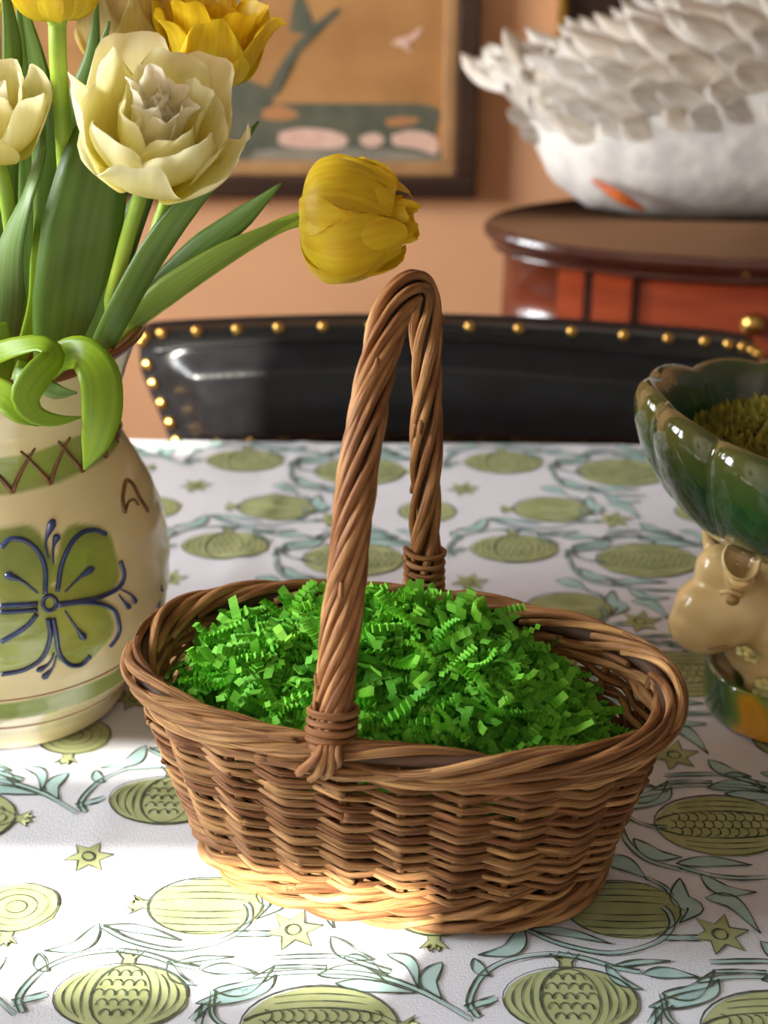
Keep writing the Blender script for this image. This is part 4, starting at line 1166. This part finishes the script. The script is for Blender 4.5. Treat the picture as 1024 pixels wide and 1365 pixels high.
for ri, (deg, L, W) in enumerate(rows):
    a = math.radians(deg)
    for k in range(17):
        u = .10 + .052 * (k + .5 * (ri % 2)) + R.uniform(-.01, .01)
        if u > .93: continue
        p = bsurf(u, a); t1 = bsurf(u - .02, a + .05) - bsurf(u + .02, a - .02)
        t2 = bsurf(u, a + .06) - bsurf(u, a - .06); nor = np.cross(t1, t2)
        out = p - np.array([p[0], BY, (p[2] + STZ + .08) / 2])
        if np.dot(nor, out) < 0: nor = -nor
        nor /= np.linalg.norm(nor)
        d = t1 / np.linalg.norm(t1) + nor * (.10 if deg > 10 else .0) + np.array([0, 0, .22 if deg > 10 else R.uniform(0, .4)]) + np.array([R.uniform(-.1, .1), 0, R.uniform(-.1, .1)])
        feather(p, d, nor, L * R.uniform(.85, 1.15), W * R.uniform(.9, 1.1))
for (x0, y0, x1, y1, dy) in ((715, 110, 668, 36, -.02), (712, 130, 656, 76, -.01), (725, 100, 700, 55, .02), (720, 165, 674, 148, -.03), (745, 100, 728, 62, -.03), (735, 135, 690, 92, -.045), (755, 130, 735, 85, -.055), (745, 170, 700, 130, -.05), (728, 120, 682, 60, -.035), (722, 150, 668, 112, -.02), (735, 110, 714, 58, 0), (732, 185, 690, 172, -.04), (760, 120, 752, 72, -.03)):
    b0 = vp(x0, y0, BY + dy); b1 = vp(x1, y1, BY + dy)
    feather(b0, b1 - b0, np.array([0, -1., .3]), np.linalg.norm(b1 - b0), .019)
b0, b1 = vp(790, 239, BY - .098), vp(861, 281, BY - .118)
P = spline([b0, (b0 + b1) / 2 + [0, -.006, 0], b1], 12)
g = tube(P, .0058 * np.sin(np.pi * np.linspace(.06, .97, 12)) ** .7, 8); be = build('beak', g[0], g[1], M_orange, bd); be['label'] = 'orange pointed beak'

# ------------------------------------------------------------------ pictures on the wall
FY = WALLY - .022
def wx(x, y, Y=FY): q = vp(x, y, Y); return q[0], q[2]
x1, zB = wx(634, 262); x0 = wx(-40, 262)[0]; zT = zB + .62
pc = root('framed_painting', 'painting of a sandy marsh in a dark wooden frame, left of the bird', 'painting', ((x0 + x1) / 2, WALLY - .012, zB))
def rail(parent, name, X0, X1, Z0, Z1, w, yf, yb, m):
    for (a, b, c, d) in ((X0, X1, Z0, Z0 + w), (X0, X1, Z1 - w, Z1), (X0, X0 + w, Z0 + w, Z1 - w), (X1 - w, X1, Z0 + w, Z1 - w)):
        o = build(name, *box(a, b, yf, yb, c, d), m, parent, smooth=False); bevel(o, .003)
fw_ = wx(634, 200)[0] - wx(606, 200)[0]
rail(pc, 'frame_rail', x0, x1, zB, zT, fw_, WALLY - .034, WALLY - .001, M_frame)
lw = wx(606, 200)[0] - wx(588, 200)[0]
rail(pc, 'frame_liner', x0 + fw_, x1 - fw_, zB + fw_, zT - fw_, lw, WALLY - .026, WALLY - .002, M_liner)
ix0, ix1, iz0, iz1 = x0 + fw_ + lw, x1 - fw_ - lw, zB + fw_ + lw, zT - fw_ - lw
M_sand = mat('painted_sand', (178, 130, 76), (160, 112, 62), scale=14, rough=.6)
M_marsh = mat('painted_marsh', (74, 80, 64), (98, 96, 78), scale=30, rough=.6)
M_pink = mat('painted_pink', (222, 190, 172), (206, 164, 146), scale=40, rough=.6)
M_rust = mat('painted_rust', (176, 122, 76), rough=.6)
M_grey = mat('painted_grey', (140, 132, 116), (118, 116, 104), scale=25, rough=.6)
CVY = WALLY - .012
build('canvas', *box(ix0, ix1, CVY, WALLY - .002, iz0, iz1), M_sand, pc, smooth=False)
def daub(name, pts, m, lift):
    P = spline(np.array([list(wx(x, y, CVY)) + [0] for x, y in pts + [pts[0]]]), 40)[:-1]
    P[:, 0] = np.clip(P[:, 0], ix0, ix1); P[:, 1] = np.clip(P[:, 1], iz0, iz1)
    n = len(P); V = [(p[0], CVY - lift, p[1]) for p in P] + [(p[0], CVY + .0005, p[1]) for p in P] + [(P[:, 0].mean(), CVY - lift, P[:, 1].mean())]
    F = [(k, (k + 1) % n, 2 * n) for k in range(n)] + [(k, (k + 1) % n, n + (k + 1) % n, n + k) for k in range(n)]
    build(name, V, F, m, pc, smooth=False)
daub('painted_shape', [(300, 142), (380, 138), (480, 138), (580, 142), (581, 180), (581, 222), (450, 222), (300, 222)], M_marsh, .0004)
daub('painted_shape', [(180, 100), (260, 90), (340, 110), (365, 130), (345, 165), (320, 222), (180, 222)], M_marsh, .0005)
daub('painted_shape', [(340, 200), (440, 196), (560, 204), (580, 216), (440, 221), (340, 218)], M_grey, .0007)
daub('painted_shape', [(372, 177), (400, 171), (440, 174), (462, 183), (455, 196), (410, 197), (374, 192)], M_pink, .0009)
daub('painted_shape', [(522, 180), (548, 174), (580, 182), (582, 205), (556, 198), (526, 193)], M_pink, .0009)
daub('painted_shape', [(480, 182), (500, 177), (512, 186), (498, 196), (482, 192)], M_pink, .0009)
daub('painted_shape', [(512, 160), (530, 156), (560, 158), (545, 166), (520, 168)], M_rust, .0008)
daub('painted_shape', [(350, 146), (372, 140), (398, 152), (380, 160), (352, 158)], M_rust, .0008)
daub('painted_branch', [(352, 125), (368, 96), (390, 62), (416, 36), (446, 12), (452, 18), (424, 44), (400, 70), (382, 100), (372, 126)], M_marsh, .0007)
daub('painted_branch', [(385, 40), (392, 0), (400, -20), (406, 0), (418, 34), (400, 44)], M_marsh, .0006)
daub('painted_branch', [(320, 30), (345, 0), (360, -30), (340, -30), (315, 0)], M_grey, .0006)
daub('painted_bird', [(522, 58), (530, 52), (544, 48), (562, 36), (556, 50), (544, 58), (548, 70), (536, 62)], M_pink, .0008)
# second picture behind the bird
x2, z2 = wx(742, 66)
p2 = root('framed_picture', 'dark picture in a narrow gold frame, half hidden behind the feathered bird', 'picture', (x2 + .2, WALLY - .012, z2))
rail(p2, 'frame_rail', x2, x2 + .42, z2, z2 + .5, .011, WALLY - .028, WALLY - .001, M_gold)
build('canvas', *box(x2 + .011, x2 + .409, WALLY - .014, WALLY - .002, z2 + .011, z2 + .489), M_frame, p2, smooth=False)
